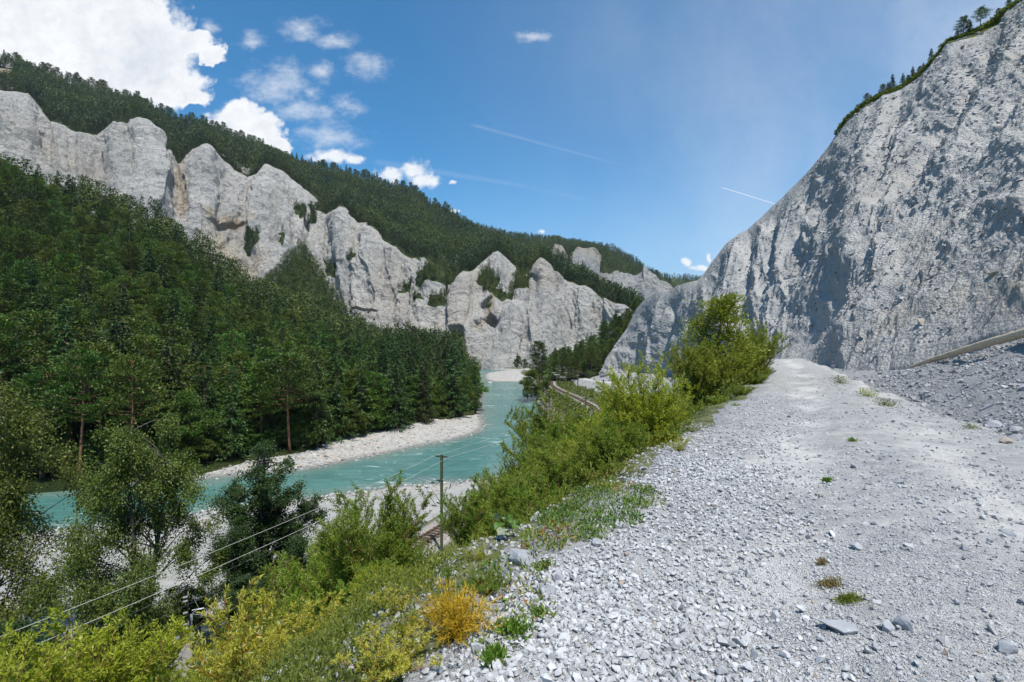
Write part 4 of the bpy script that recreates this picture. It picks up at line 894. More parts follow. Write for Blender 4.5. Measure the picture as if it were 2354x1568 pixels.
for (u, v, w, h, lab, m, sd) in [
    (1208, 1290, 88, 60, 'largest pale boulder at the left edge of the path beside the butterbur', 'boulder', 5),
    (1372, 1252, 36, 26, 'dark grey stone at the lower edge of the creeping plants', 'boulder', 6),
    (1258, 1372, 60, 44, 'broad flat grey stone sunk in the shoulder near the orange herb', 'boulder', 8),
    (1285, 1338, 42, 34, 'rounded pale stone on the path shoulder above the flat stone', 'boulder', 9),
    (1420, 1212, 36, 26, 'pale stone at the right end of the creeping plants', 'boulder', 10),
    (1100, 1498, 40, 46, 'upright pale stone beside the orange herb', 'gravel', 12),
    (1930, 1448, 98, 26, 'long flat pale grey slab in the middle of the path', 'boulder', 14),
    (2040, 1452, 38, 40, 'small angular dark rock, left one of the touching pair on the path', 'boulder', 15),
    (2086, 1450, 60, 50, 'large angular dark rock, right one of the touching pair on the path', 'boulder', 16),
    (1966, 1262, 40, 26, 'jagged dark stone on the path near the centre of the stony hump', 'boulder', 18),
    (2064, 1110, 30, 18, 'dark blocky stone on the stony hump, nearer one of the upper pair', 'boulder', 19),
    (1965, 1075, 34, 20, 'dark pointed stone on the stony hump, farther one of the upper pair', 'boulder', 20),
    (1886, 1145, 14, 22, 'small upright brownish stone standing on the path', 'boulder_tan', 21),
    (2156, 1195, 26, 14, 'small dark flat stone on the right half of the path', 'boulder', 22),
    (2318, 1230, 28, 20, 'round grey stone at the right side of the path', 'boulder', 23),
    (2312, 1498, 50, 52, 'dark broad rock in the lower right corner of the path', 'boulder', 24),
    (2310, 1018, 36, 22, 'smooth pale tan stone on the scree near the right edge', 'boulder_tan', 25),
    (2290, 985, 50, 30, 'large grey block on the scree near the right edge', 'boulder', 26),
    (1920, 845, 22, 14, 'pale block on the scree below the first gully', 'gravel', 27)]:
    p = gpt(u, v); s = p[1] / FPX
    boulder('rock', (p[0], p[1], p[2] + h * s * 0.18), (w * s, w * s * .8, h * s * 0.95), lab, m, sd, rz=sd * 1.3)
for (u, v, w, h, lab, sd) in [(2124, 740, 36, 32, 'brown rock jutting from the eroded slope above the log, lower left one', 41), (2233, 698, 30, 24, 'rounded tan rock jutting from the eroded slope above the log, middle one', 42),
                              (2270, 628, 44, 18, 'flat tan ledge rock jutting high on the right of the eroded slope', 43), (2010, 624, 22, 26, 'reddish brown rock on the crest of the central buttress', 44),
                              (2002, 680, 14, 12, 'small reddish rock below the crest of the central buttress', 45)]:
    d_ = (GC['U'] - u) ** 2 + (CV - GC['P'][..., 2] * FPX / GC['P'][..., 1] - v) ** 2; d_[:14] = 1e9; i = np.unravel_index(np.argmin(d_), d_.shape)
    p = GC['P'][i] - GC['n'][i] * 0.12; s = p[1] / FPX
    boulder('embedded_rock', tuple(p), (w * s, w * s, h * s), lab, 'boulder_tan', sd, rz=sd)
o = boulder('rock', (P3(1127, 880, 294)[0], 294, -23.9), (4, 2.5, 1.6), 'small lone rock breaking the water near the far gravel bar', 'cobble', 51)

# ------------------------------------------------------------------ drift log
def build_log():
    a = gpt(2082, 853); b = P3(2420, 757, 14.2); g = Geo(); r = np.random.default_rng(2)
    c1 = ground(np.array([b[0]]), np.array([b[1]]))[0]; b[2] = max(b[2], c1 + .15)
    n = 26; t = np.linspace(0, 1, n)[:, None]; pts = a + (b - a) * t; pts[:, 2] += 0.10 + 0.06 * np.sin(t[:, 0] * 3)
    pts += r.normal(size=pts.shape) * 0.004
    rad = 0.075 + 0.07 * t[:, 0] ** 0.8; rad[:5] *= np.array([0.25, .45, .65, .82, .93])
    L = pts - pts.mean(0)
    tube(g, pts, rad, 14, 0); 
    o = bpy.data.objects.new('log', fix_quads(g.mesh('log', [M['log']], True))); col.objects.link(o)
    o['label'] = 'long bleached tree trunk without bark lying on the scree'; o['category'] = 'log'
    for tt, l, an in [(0.35, .25, 0.6), (0.62, .16, 2.0), (0.8, .2, 1.1)]:
        p = a + (b - a) * tt + np.array([0, 0, .1]); k = Geo(); tube(k, [p, p + np.array([-.1, -math.cos(an) * l, math.sin(an) * l])], [.035, .012], 6, 0)
        link('branch_stub', fix_quads(k.mesh('branch_stub', [M['log']])), o)
build_log()

# ------------------------------------------------------------------ plant prototypes: each returns (trunk mesh, crown mesh)
def bez(a, b, c, n):
    t = np.linspace(0, 1, n)[:, None]; return (1 - t) ** 2 * a + 2 * t * (1 - t) * b + t * t * c
def make_broad(seed, h=12.0, rx=4.0, base=0.2, ncl=70, nleaf=18000, ls=0.16, mat_l='broad', mat_b='bark', droop=0.0, csize=0.75, multi=1, squeeze=1.0):
    r = np.random.default_rng(seed); tg, cg = Geo(), Geo()
    zc = h * (base + 1) / 2; rz = h * (1 - base) / 2
    stems = []
    for s in range(multi):
        a0 = r.random() * 6.28; off = 0.0 if multi == 1 else 0.35
        top = np.array([math.cos(a0) * rx * off, math.sin(a0) * rx * off, h * (0.86 - 0.12 * s)])
        p0 = np.array([math.cos(a0), math.sin(a0), 0]) * 0.12 * (multi > 1)
        pts = bez(p0, np.array([top[0] * .3, top[1] * .3, h * .5]), top, 14) + np.cumsum(r.normal(size=(14, 3)) * 0.02 * h / 10, 0) * np.array([1, 1, 0])
        tube(tg, pts, np.linspace(h * 0.016, h * 0.002, 14), 7); stems.append(pts)
    cl = [s_[k_] + r.normal(size=3) * .25 for s_ in stems for k_ in (7, 9, 11, 12, 13, 13, 13)]
    tries = 0
    while len(cl) < ncl and tries < ncl * 30:
        tries += 1
        q = nrm(r.normal(size=3)) * r.random() ** 0.42; zz = q[2] * rz + zc
        f = (zz - h * base) / (h * (1 - base)); w = rx * (1.0 - 0.55 * abs(2 * f - 0.75) ** 1.7) * squeeze
        c = np.array([q[0] * w, q[1] * w, zz])
        if vnoise(*(np.array([v]) for v in (c[0] * .35 + seed, c[1] * .35, c[2] * .35)), 5)[0] < -0.34: continue
        cl.append(c)
    for c in cl:
        st = stems[r.integers(len(stems))]; zt = np.clip(c[2] - 0.9 * np.hypot(c[0], c[1]) * 0.8, h * base * .6, h * .92)
        k = int(np.argmin(np.abs(st[:, 2] - zt))); a = st[k]
        mid = (a + c) / 2 + np.array([0, 0, 0.12 * np.linalg.norm(c - a)]); R0 = h * 0.0032
        tube(tg, bez(a, mid, c, 6), np.linspace(R0, R0 * .25, 6), 4, cap=False)
        n = int(nleaf / ncl * (0.6 + 0.8 * r.random())); cs = csize * rx / 4 * (0.7 + 0.7 * r.random())
        ntw = 7
        tips = c + nrm(r.normal(size=(ntw, 3))) * cs * np.array([1, 1, .62]) * (0.6 + .5 * r.random((ntw, 1))) + np.array([0, 0, -droop * cs])
        for tp in tips: tube(tg, bez(c, (c + tp) / 2 + np.array([0, 0, .1 * cs]), tp, 3), [R0 * .25, R0 * .18, R0 * .1], 3, cap=False)
        w = r.integers(0, ntw, n); t = r.random((n, 1)) ** 0.7
        pp = c + (tips[w] - c) * t * 1.1 + r.normal(size=(n, 3)) * cs * np.array([.20, .20, .15 + .2 * droop])
        out = nrm(pp - np.array([0, 0, c[2] - 1.0]) * 1.0) + r.normal(size=(n, 3)) * 0.8 + np.array([0, 0, -0.25 - droop])
        cc = np.clip(r.random(n) * 0.75 + 0.25 * r.random(), 0, 1)
        leaves(cg, pp, out, ls * (0.7 + 0.6 * r.random(n)), ls * 0.62, r, 0, cc, up=1.2)
    return tg.mesh('trunk', [M[mat_b]], True), cg.mesh('crown', [M[mat_l]])
def make_pine(seed, h=18.0, rx=3.2, bare=0.42, nb=46, npu=26, ls=0.5, mat_l='pine', mat_b='bark_pine', lean=0.0):
    r = np.random.default_rng(seed); tg, cg = Geo(), Geo()
    top = np.array([lean * h, 0, h * .97]); pts = bez(np.zeros(3), np.array([lean * h * .2 + r.normal() * .3, r.normal() * .3, h * .5]), top, 12)
    tube(tg, pts, np.linspace(h * .0125, h * .003, 12), 6)
    for b in range(nb):
        f = bare + (1 - bare) * (b + r.random()) / nb; zt = f * h
        i = min(10, int(f * 11)); a = pts[i] + (pts[i + 1] - pts[i]) * (f * 11 - i)
        an = b * 2.399 + r.normal() * .3; g_ = (f - bare) / (1 - bare)
        L = rx * (0.16 + 0.94 * (1 - g_) ** .62) * min(1, .55 + 2.5 * g_) * (0.7 + .5 * r.random())
        if r.random() < 0.12: L *= 0.5
        d = np.array([math.cos(an), math.sin(an), 0.15 + 0.5 * g_]); e = a + d * L
        tube(tg, bez(a, a + d * L * .5 + np.array([0, 0, -.12 * L]), e, 4), [h * .0035, h * .0028, h * .002, h * .001], 4, cap=False)
        # flat plates of needle tufts along the outer half of the limb
        n = int(npu * (0.6 + L / rx)); t = 0.35 + 0.7 * r.random((n, 1)) ** .8
        pp = a + (e - a) * t + r.normal(size=(n, 3)) * np.array([.34, .34, .13]) * (0.5 + 0.28 * L)
        out = nrm(pp - a) * .8 + r.normal(size=(n, 3)) * .55 + np.array([0, 0, .45])
        leaves(cg, pp, out, ls * (.7 + .6 * r.random(n)), ls * .42, r, 0, np.clip(r.random(n) * .7 + .3 * r.random(), 0, 1), up=1.5)
    return tg.mesh('trunk', [M[mat_b]], True), cg.mesh('crown', [M[mat_l]])
def make_spruce(seed, h=18.0, rx=2.6, lv=24, per=8, nq=16, ls=0.55, mat_l='spruce', mat_b='bark', base=0.06, ragged=0.2):
    r = np.random.default_rng(seed); tg, cg = Geo(), Geo()
    tube(tg, [[0, 0, 0], [0.05, 0, h * .5], [0, 0, h * .99]], [h * .012, h * .008, h * .001], 6)
    for l in range(lv):
        f = base + (1 - base) * ((l + .5) / lv) ** 0.92; zt = f * h
        for b in range(per if f < .8 else max(4, per - 3)):
            an = r.random() * 6.28; L = rx * (1 - f) ** 0.82 * (1 + ragged * r.normal()) + 0.12
            if r.random() < .07: L *= .4
            a = np.array([0, 0, zt]); e = np.array([math.cos(an) * L, math.sin(an) * L, zt - L * (0.28 - 0.35 * f)])
            tube(tg, [a, (a + e) / 2 + [0, 0, .04 * L], e], [h * .0025, h * .0015, h * .0006], 3, cap=False)
            n = max(4, int(nq * (0.35 + L / rx))); t = r.random((n, 1)) ** .65
            pp = a + (e - a) * (0.12 + .9 * t) + r.normal(size=(n, 3)) * np.array([.13, .13, .06]) * (0.3 + L * t[:, :1])
            out = nrm(e - a) * 0.9 + r.normal(size=(n, 3)) * .45 + np.array([0, 0, -.35])
            leaves(cg, pp, out, ls * (.65 + .6 * r.random(n)), ls * .36, r, 0, np.clip(0.25 + .5 * t[:, 0] + .25 * r.random(n), 0, 1), up=1.2)
    return tg.mesh('trunk', [M[mat_b]], True), cg.mesh('crown', [M[mat_l]])
def make_willow(seed, h=3.0, spread=1.3, stems=16, shoots=14, nl=40, ll=0.075, lw=0.013, mat_l='willow', mat_b='twig', low=0.12, upright=0.5, red=False):
    r = np.random.default_rng(seed); tg, cg = Geo(), Geo()
    for s in range(stems):
        an = s * 2.399 + r.normal() * .3; H = h * (0.55 + .45 * r.random()) if s else h
        R = spread * (0.25 + .75 * r.random()) * (0.35 if s == 0 else 1)
        b = np.array([math.cos(an), math.sin(an), 0]); p0 = b * .06 * h / 3; top = b * R + [0, 0, H * (1 - 0.25 * (R / spread) ** 2)]
        mid = b * R * (0.75 - upright * .5) + [0, 0, H * .5]
        st = bez(p0, mid, top, 12) + r.normal(size=(12, 3)) * 0.008 * h
        tube(tg, st, np.linspace(0.008 * h, 0.0015 * h, 12), 5, cap=False)
        for k in range(shoots):
            f = low + (1 - low) * (k + r.random()) / shoots; i = min(10, int(f * 11)); a = st[i] + (st[i + 1] - st[i]) * (f * 11 - i)
            a2 = r.random() * 6.28; L = h * (0.10 + 0.17 * (1 - f)) * (.6 + .8 * r.random())
            d = nrm(np.array([math.cos(a2) * .8 + b[0] * .35, math.sin(a2) * .8 + b[1] * .35, .75 + .3 * r.random()]))
            e = a + d * L; sh = bez(a, a + d * L * .5 + np.array([0, 0, -.05 * L]), e, 5)
            tube(tg, sh, np.linspace(.0022 * h, .0008 * h, 5), 3, cap=False)
            n = max(3, int(nl * (.6 + .6 * r.random()))); t = 0.08 + .92 * r.random(n)
            x = t * 4; j = np.minimum(3, x.astype(int)); pp = sh[j] + (sh[j + 1] - sh[j]) * (x - j)[:, None]
            ax = nrm(e - a); out = ax * .75 + nrm(r.normal(size=(n, 3))) * .75
            pp = pp + r.normal(size=(n, 3)) * .006 * h
            leaves(cg, pp, out, ll * (.6 + .6 * r.random(n)), lw, r, 0, np.clip(.15 + .55 * r.random(n) + .3 * r.random(), 0, 1), up=.8)
    return tg.mesh('stems', [M[mat_b]], True), cg.mesh('foliage', [M[mat_l]])
PR = {}
def proto(key, fn, h, *a, **k): PR[key] = (fn(*a, h=h, **k), h)
for i in range(4): proto(f'pine{i}', make_pine, 18.0, 100 + i, rx=3.7 + .3 * i, bare=[.40, .30, .22, .45][i], nb=[56, 64, 72, 50][i], npu=78, ls=.44, lean=[0, .02, -.02, .04][i])
for i in range(3): proto(f'spruce{i}', make_spruce, 18.0, 200 + i, rx=[2.8, 3.3, 2.5][i], nq=24)
for i in range(4): proto(f'broad{i}', make_broad, 10.0, 300 + i, rx=[3.6, 4.2, 3.2, 4.6][i], base=[.1, .15, .2, .05][i], ncl=80, nleaf=15000, ls=.25)
proto('larchy', make_spruce, 18.0, 250, rx=3.2, nq=20, mat_l='larch', ragged=.3)
proto('birch0', make_broad, 15.0, 401, rx=4.8, base=.12, ncl=125, nleaf=78000, ls=.13, mat_l='birch', mat_b='bark_grey', droop=.55, csize=.8, multi=2)
proto('birch1', make_broad, 13.0, 402, rx=4.8, base=.06, ncl=105, nleaf=60000, ls=.13, mat_l='birch', mat_b='bark_grey', droop=.55, csize=.85, multi=3)
proto('alder0', make_broad, 11.0, 403, rx=3.4, base=.05, ncl=130, nleaf=60000, ls=.13, mat_l='alder', mat_b='bark_grey', droop=.05, csize=.8, multi=2)
proto('alder1', make_broad, 7.0, 404, rx=3.0, base=.03, ncl=80, nleaf=30000, ls=.11, mat_l='alder', mat_b='bark_grey', csize=.8, multi=3)
proto('willow0', make_willow, 3.5, 501, spread=1.6, stems=30, shoots=22, nl=60, ll=.10, lw=.024)
proto('olivew', make_willow, 3.5, 511, spread=1.9, stems=44, shoots=22, nl=60, ll=.10, lw=.026, mat_l='olive', low=.05)
proto('willow1', make_willow, 3.0, 502, spread=1.8, stems=36, shoots=20, nl=56, ll=.09, lw=.024, upright=.3, low=.05)
proto('willow2', make_willow, 3.0, 503, spread=1.35, stems=30, shoots=22, nl=52, ll=.085, lw=.021, mat_l='willow_y', low=.05)
proto('willow3', make_willow, 1.6, 504, spread=1.25, stems=40, shoots=16, nl=40, ll=.065, lw=.018, mat_l='willow', low=.02, upright=.2)
proto('thin0', make_willow, 4.0, 505, spread=.95, stems=10, shoots=26, nl=56, ll=.085, lw=.022, low=.3)
proto('near0', make_willow, 1.7, 601, spread=1.05, stems=15, shoots=15, nl=36, ll=.10, lw=.019, mat_l='willow_near', mat_b='twig_red', low=.12, upright=.5)
proto('near1', make_willow, 1.5, 602, spread=1.2, stems=17, shoots=14, nl=34, ll=.095, lw=.019, mat_l='willow_near', mat_b='twig_red', low=.08, upright=.3)
proto('small0', make_willow, .8, 603, spread=.5, stems=12, shoots=9, nl=20, ll=.05, lw=.012, mat_l='willow_y', mat_b='twig_red', low=.08)
proto('ypine', make_pine, 5.0, 610, rx=1.5, bare=.12, nb=66, npu=90, ls=.17, mat_l='olive', mat_b='bark_pine')
def inst(key, x, y, z, h, name, label, cat, group=None, wid=1.0, parts=('trunk', 'crown'), seed=None, rz=None):
    (tm, cm), ph = PR[key]; s = h / ph
    R = random.Random(seed if seed is not None else int(x * 91 + y * 37)); a = R.random() * 6.28 if rz is None else rz
    root = thing(name, label, cat, (x, y, z), a, (s * wid, s * wid, s), group)
    link(parts[0], tm, root); link(parts[1], cm, root)
    return root
def place(key, u, d, vtop, name, label, cat, wid=1.0, parts=('trunk', 'crown'), group=None, sink=0.1, rz=None, seed=None):
    x = (u - CU) * d / FPX; z = float(ground(np.array([x]), np.array([d]))[0]) - sink
    h = (CV - vtop) * d / FPX - z
    return inst(key, x, d, z, max(h, .15), name, label, cat, group, wid, parts, seed, rz)

# ------------------------------------------------------------------ trees near the railway and river (left foreground)
BT = ('trunk', 'crown'); WB = ('stems', 'foliage')
place('birch0', 325, 33, 900, 'birch_tree', 'tall dense birch left of the signal, in front of the turquoise river', 'tree', .80, BT, rz=.4)
place('birch1', -10, 34, 870, 'birch_tree', 'wide birch at the left edge of the picture, branches over the gravel bank', 'tree', .85, BT, rz=2.0)
place('alder1', 40, 26, 1420, 'alder_tree', 'small round alder above the yellow-green willow in the lower left', 'tree', .9, BT, rz=1.0)
place('alder0', 615, 39, 975, 'alder_tree', 'dark slender alder standing on the gravel bank left of the mast', 'tree', .92, BT, rz=1.2)
place('alder1', 540, 36, 1185, 'alder_tree', 'dark bushy alder at the left foot of the slender alder', 'tree', .7, BT, rz=3.2)
place('alder1', 690, 34, 1230, 'alder_tree', 'dark bushy alder at the right foot of the slender alder', 'tree', 1.0, BT, rz=.2)
place('alder1', 430, 36, 1345, 'alder_tree', 'dark low alder behind the railway signal', 'tree', 1.25, BT, rz=.9)
place('alder1', 270, 31, 1400, 'alder_tree', 'dark low alder left of the railway signal', 'tree', 1.4, BT, rz=2.9)
place('alder1', 570, 34, 1320, 'alder_tree', 'dark low alder right of the railway signal', 'tree', 1.4, BT, rz=4.4)
place('willow0', 720, 26, 1240, 'willow_bush', 'grey green willow behind the tall feathery willow, left of the mast', 'bush', 1.2, WB, rz=1)
# willows on the slope
place('willow0', 858, 11.5, 1092, 'willow_bush', 'tall feathery willow rising in front of the turquoise river left of the mast', 'bush', .95, WB, rz=.3)
place('willow1', 780, 14, 1215, 'willow_bush', 'dense willow leaning left of the tall feathery willow', 'bush', .9, WB, rz=2.3)
place('thin0', 905, 12.5, 1130, 'willow_bush', 'airy upright willow right of the tall feathery one', 'bush', .8, WB, rz=2.8)
place('thin0', 805, 13, 1165, 'willow_bush', 'airy upright willow left of the tall feathery one', 'bush', .8, WB, rz=.8)
place('thin0', 1110, 15, 1075, 'willow_bush', 'airy upright willow left of the slender open one', 'bush', .8, WB, rz=4.8)
place('willow1', 960, 15, 1235, 'willow_bush', 'dense willow at the foot of the mast, on its left', 'bush', .75, WB, rz=4.3)
place('willow1', 1085, 17, 1112, 'willow_bush', 'dense willow right of the mast at the gravel bank', 'bush', .95, WB, rz=1.3)
place('thin0', 1178, 13.5, 1008, 'willow_bush', 'slender open willow reaching up to the river bend', 'bush', .8, WB, rz=.8)
place('willow1', 1150, 19, 1100, 'willow_bush', 'round willow behind the slender open one', 'bush', .9, WB, rz=3.3)
place('olivew', 1285, 18, 905, 'willow_bush', 'tall dark green willow in front of the railway curve', 'bush', 1.0, WB, rz=2.7)
place('willow0', 1345, 21, 930, 'willow_bush', 'tall willow just right of the dark green one by the railway curve', 'bush', .9, WB, rz=5.2)
place('willow1', 1255, 13, 1050, 'willow_bush', 'low willow under the tall dark green willow', 'bush', .9, WB, rz=.2)
place('willow1', 1340, 12, 1040, 'willow_bush', 'low willow left of the bright yellow-green willow', 'bush', .9, WB, rz=4.2)
place('willow2', 1478, 9.0, 822, 'willow_bush', 'tall bright yellow-green willow at the edge of the path', 'bush', 1.0, WB, rz=1.2)
place('willow2', 1420, 10.5, 900, 'willow_bush', 'bright yellow-green willow joined to the left side of the tallest bright one', 'bush', .95, WB, rz=3.2)
place('willow2', 1550, 11, 930, 'willow_bush', 'bright yellow-green willow right of the tallest bright one', 'bush', 1.0, WB, rz=5.0)
place('ypine', 1668, 20, 684, 'pine_tree', 'young pine with open crown rising above the bushes beside the path', 'tree', 1.15, BT, rz=2.0)
place('olivew', 1610, 19, 765, 'willow_bush', 'olive willow on the left side of the young pine', 'bush', .9, WB, rz=1.9)
place('olivew', 1730, 23, 740, 'willow_bush', 'olive willow on the right side of the young pine', 'bush', .95, WB, rz=.5)
place('olivew', 1690, 21, 790, 'willow_bush', 'dense olive willow at the foot of the young pine', 'bush', .9, WB, rz=4.5)
place('alder1', 1645, 23, 800, 'alder_tree', 'dark shrub-like alder behind the young pine', 'tree', .7, BT, rz=.1)
for i, (u, d, vt, w, lab) in enumerate([(1600, 12, 955, 1.3, 'low yellow-green willow directly right of the bright willows at the path edge'), (1650, 14, 905, 1.3, 'low yellow-green willow below the dense olive willow'), (1700, 16, 880, 1.2, 'low yellow-green willow halfway along the path edge'),
        (1735, 20, 850, 1.2, 'low yellow-green willow where the path narrows'), (1760, 25, 838, 1.1, 'low yellow-green willow nearest the crest of the path'), (1585, 9.5, 1010, 1.1, 'low sprawling willow nearest the camera along the right half of the verge'),
        (1530, 8.2, 1050, 1.0, 'small olive willow under the tallest bright willow'), (1690, 13, 925, 1.2, 'sprawling willow overhanging the left path shoulder')]):
    place('willow3', u, d, vt, 'willow_bush', lab, 'bush', w, WB, rz=i * 1.1)
place('willow2', 150, 15, 1428, 'willow_bush', 'large yellow-green willow filling the lower left corner', 'bush', 1.25, WB, rz=2.2)
place('willow2', 270, 16.5, 1440, 'willow_bush', 'yellow-green willow right beside the one in the lower left corner', 'bush', 1.0, WB, rz=.2)
place('willow2', 15, 13, 1500, 'willow_bush', 'yellow-green willow cut by the left edge at the bottom', 'bush', 1.1, WB, rz=4.2)
place('willow1', 345, 15, 1545, 'willow_bush', 'olive willow in front of the signal cabinet', 'bush', .9, WB, rz=1.2)
place('willow1', 640, 14.5, 1395, 'willow_bush', 'olive willow behind the silvery willow at the bottom', 'bush', 1.1, WB, rz=3.2)
place('near0', 560, 6.0, 1352, 'willow_bush', 'silvery yellow willow with red stems at the bottom, left one', 'bush', .95, WB, rz=.9)
place('near1', 770, 5.4, 1372, 'willow_bush', 'silvery yellow willow with red stems at the bottom, right one', 'bush', .9, WB, rz=2.6)
place('near1', 660, 5.0, 1450, 'willow_bush', 'silvery yellow willow with red stems at the bottom, lowest one between the other two', 'bush', .8, WB, rz=4.6)
place('near0', 1000, 5.6, 1300, 'willow_bush', 'thin silvery willow behind the orange herb', 'bush', .8, WB, rz=4)
place('small0', 1110, 4.4, 1225, 'willow_bush', 'small yellow willow just left of the butterbur leaves', 'bush', 1.1, WB, rz=1)
place('small0', 1195, 4.0, 1350, 'willow_bush', 'small red-stemmed willow on the shoulder below the largest boulder', 'bush', 1.1, WB, rz=3)
place('small0', 1290, 5.6, 1130, 'willow_bush', 'small yellow willow at the upper end of the creeping plants', 'bush', 1.0, WB, rz=5)
place('small0', 960, 3.4, 1455, 'willow_bush', 'tiny willow shoot at the bottom left of the orange herb', 'bush', .9, WB, rz=2)
place('small0', 1060, 4.2, 1290, 'willow_bush', 'small willow between pine seedling and butterbur', 'bush', 1.2, WB, rz=.5)


_r = random.Random(4)
CAP = [(0, 1440), (130, 1435), (300, 1455), (330, 1535), (450, 1540), (475, 1400), (560, 1380), (700, 1410), (745, 1400), (800, 1250), (860, 1130), (920, 1225), (955, 1280), (985, 1300), (1035, 1300), (1055, 1225), (1085, 1135), (1130, 1130), (1150, 1090), (1180, 1040), (1212, 1070), (1228, 990), (1243, 945), (1290, 925), (1370, 935), (1400, 915), (1420, 880), (1480, 840), (1530, 860), (1555, 935), (1600, 960)]
def capped(u, d, z, h):
    w = 45 * 12 / d
    vt = max(np.interp(q, [c[0] for c in CAP], [c[1] for c in CAP]) for q in (u - w, u, u + w)) + _r.uniform(4, 40)
    return min(h, (CV - vt) * d / FPX - z)
for i, (u, d, h) in enumerate([(1090, 7.5, 1.2), (1130, 9, 1.5), (1030, 9, 1.6), (960, 8, 1.5), (1180, 10.5, 1.6), (1230, 9.5, 1.3), (1300, 10, 1.5), (1380, 9.2, 1.2), (1350, 8.0, .9), (1420, 8.2, .9), (1270, 7.6, .9), (900, 9, 1.6), (850, 7.5, 1.1), (700, 10, 1.8), (600, 11, 1.9), (480, 10.5, 1.8), (420, 12, 2.2), (780, 9.5, 1.6), (1000, 12, 2.0), (1120, 13, 2.2), (1210, 14, 2.4), (1060, 15, 2.5), (930, 12, 2.0), (500, 14, 2.4), (330, 10.5, 1.8), (200, 11.5, 2.0),
        (1290, 14, 2.3), (1390, 14, 2.4), (1450, 12, 2.0), (1480, 15, 2.6), (1540, 16, 2.6), (1430, 19, 3.0), (1370, 26, 3.4), (1310, 26, 3.0), (1480, 24, 3.4), (1550, 26, 3.2), (1240, 24, 2.8), (1180, 23, 2.8), (1100, 22, 2.6), (1150, 28, 3.0), (1220, 30, 3.2), (1290, 36, 3.6), (1350, 40, 3.8), (1420, 42, 4.0)]):
    x = (u - CU) * d / FPX; z = float(ground(np.array([x]), np.array([d]))[0])
    h = capped(u, d, z, h * _r.uniform(.85, 1.15))
    if h < .45: continue
    inst(['willow1', 'willow3', 'willow0', 'willow2'][i % 4] if d > 9 else ['willow3', 'willow1', 'small0', 'willow3'][i % 4], x, d, z - .08, h, 'slope_willow', 'low willow among the other bushes covering the slope below the path', 'bush', 'low willows covering the slope', 1.3, WB, i)

_e = resample([(-0.5, 1.6), (-0.18, 2.2), (0.32, 3.6), (1.6, 5.3), (3.15, 8), (6.2, 13.2), (10, 19.6), (16, 31)], .25)
for i in range(210):
    k = int(len(_e) * _r.random() ** 1.5 * .999); k = max(k, 2); ex, ey = _e[k]; t_ = _e[min(k + 1, len(_e) - 1)] - _e[k - 1]; t_ = t_ / np.linalg.norm(t_)
    p_ = _r.uniform(.35, 1.2) + _r.random() ** 1.5 * (1.2 + ey * .28); x, d = ex - t_[1] * p_, ey + t_[0] * p_
    if d < 2.4: continue
    z = float(ground(np.array([x]), np.array([d]))[0]); u = CU + x * FPX / d
    if u < 870 and d < 9 or 1170 < u < 1500 and p_ < 1.6 and d < 8: continue
    h = capped(u, d, z, _r.uniform(.28, .62) + .12 * p_ + .03 * d)
    if h < .15: continue
    inst(['small0', 'willow3', 'willow3', 'willow1'][i % 4] if d < 6 else ['willow3', 'willow2', 'small0', 'willow1'][i % 4], x, d, z - .03, h, 'verge_willow', 'knee-high yellow-green shrub among the shrubs along the left verge of the path', 'shrub', 'small shrubs along the path verge', 1.35, WB, i)

for i, (u, d, h) in enumerate([(930, 2.9, .32), (905, 3.2, .34), (985, 3.6, .36), (1120, 3.4, .22), (1095, 3.9, .30), (900, 2.55, .24), (960, 4.2, .26), (1020, 4.8, .24)]):
    x = (u - CU) * d / FPX; z = float(ground(np.array([x]), np.array([d]))[0])
    inst(['small0', 'near1', 'small0', 'willow3'][i % 4], x, d, z - .03, min(h, max(.15, capped(u, d, z, h))), 'verge_willow', 'knee-high yellow-green shrub among the shrubs along the left verge of the path', 'shrub', 'small shrubs along the path verge', 1.5, WB, 900 + i)

# ------------------------------------------------------------------ small plants near the camera
def seedling():
    r = np.random.default_rng(5); tg, cg = Geo(), Geo(); h = .5
    tube(tg, [[0, 0, 0], [.01, 0, .25], [0, 0, h]], [.008, .006, .003], 5)
    for k in range(15):
        f = .12 + .8 * (k // 3) / 5; an = k * 2.1 + r.random(); L = .17 * (1.15 - f); a = np.array([0, 0, h * f]); d = nrm(np.array([math.cos(an), math.sin(an), 1.0])); e = a + d * L
        tube(tg, [a, e], [.004, .002], 4); t = r.random((60, 1)); leaves(cg, a + (e - a) * t, d * .8 + r.normal(size=(60, 3)) * .5, .042, .004, r)
    t = .3 + .7 * r.random((260, 1)); leaves(cg, np.array([0, 0, h]) * t, np.array([0, 0, .8]) + r.normal(size=(260, 3)) * .5, .045, .004, r)
    p = gpt(1036, 1480); p = np.array([(1030 - CU) * 3.3 / FPX, 3.3, 0]); p[2] = ground(p[:1], p[1:2])[0]
    s = ((CV - 1300) * 3.3 / FPX - p[2]) / h
    o = thing('pine_seedling', 'bright green pine seedling standing just above the orange herb', 'seedling', tuple(p), 0, (s * 1.2, s * 1.2, s))
    link('stem', tg.mesh('stem', [M['bark']]), o); link('needles', cg.mesh('needles', [M['sapling']]), o)
seedling()
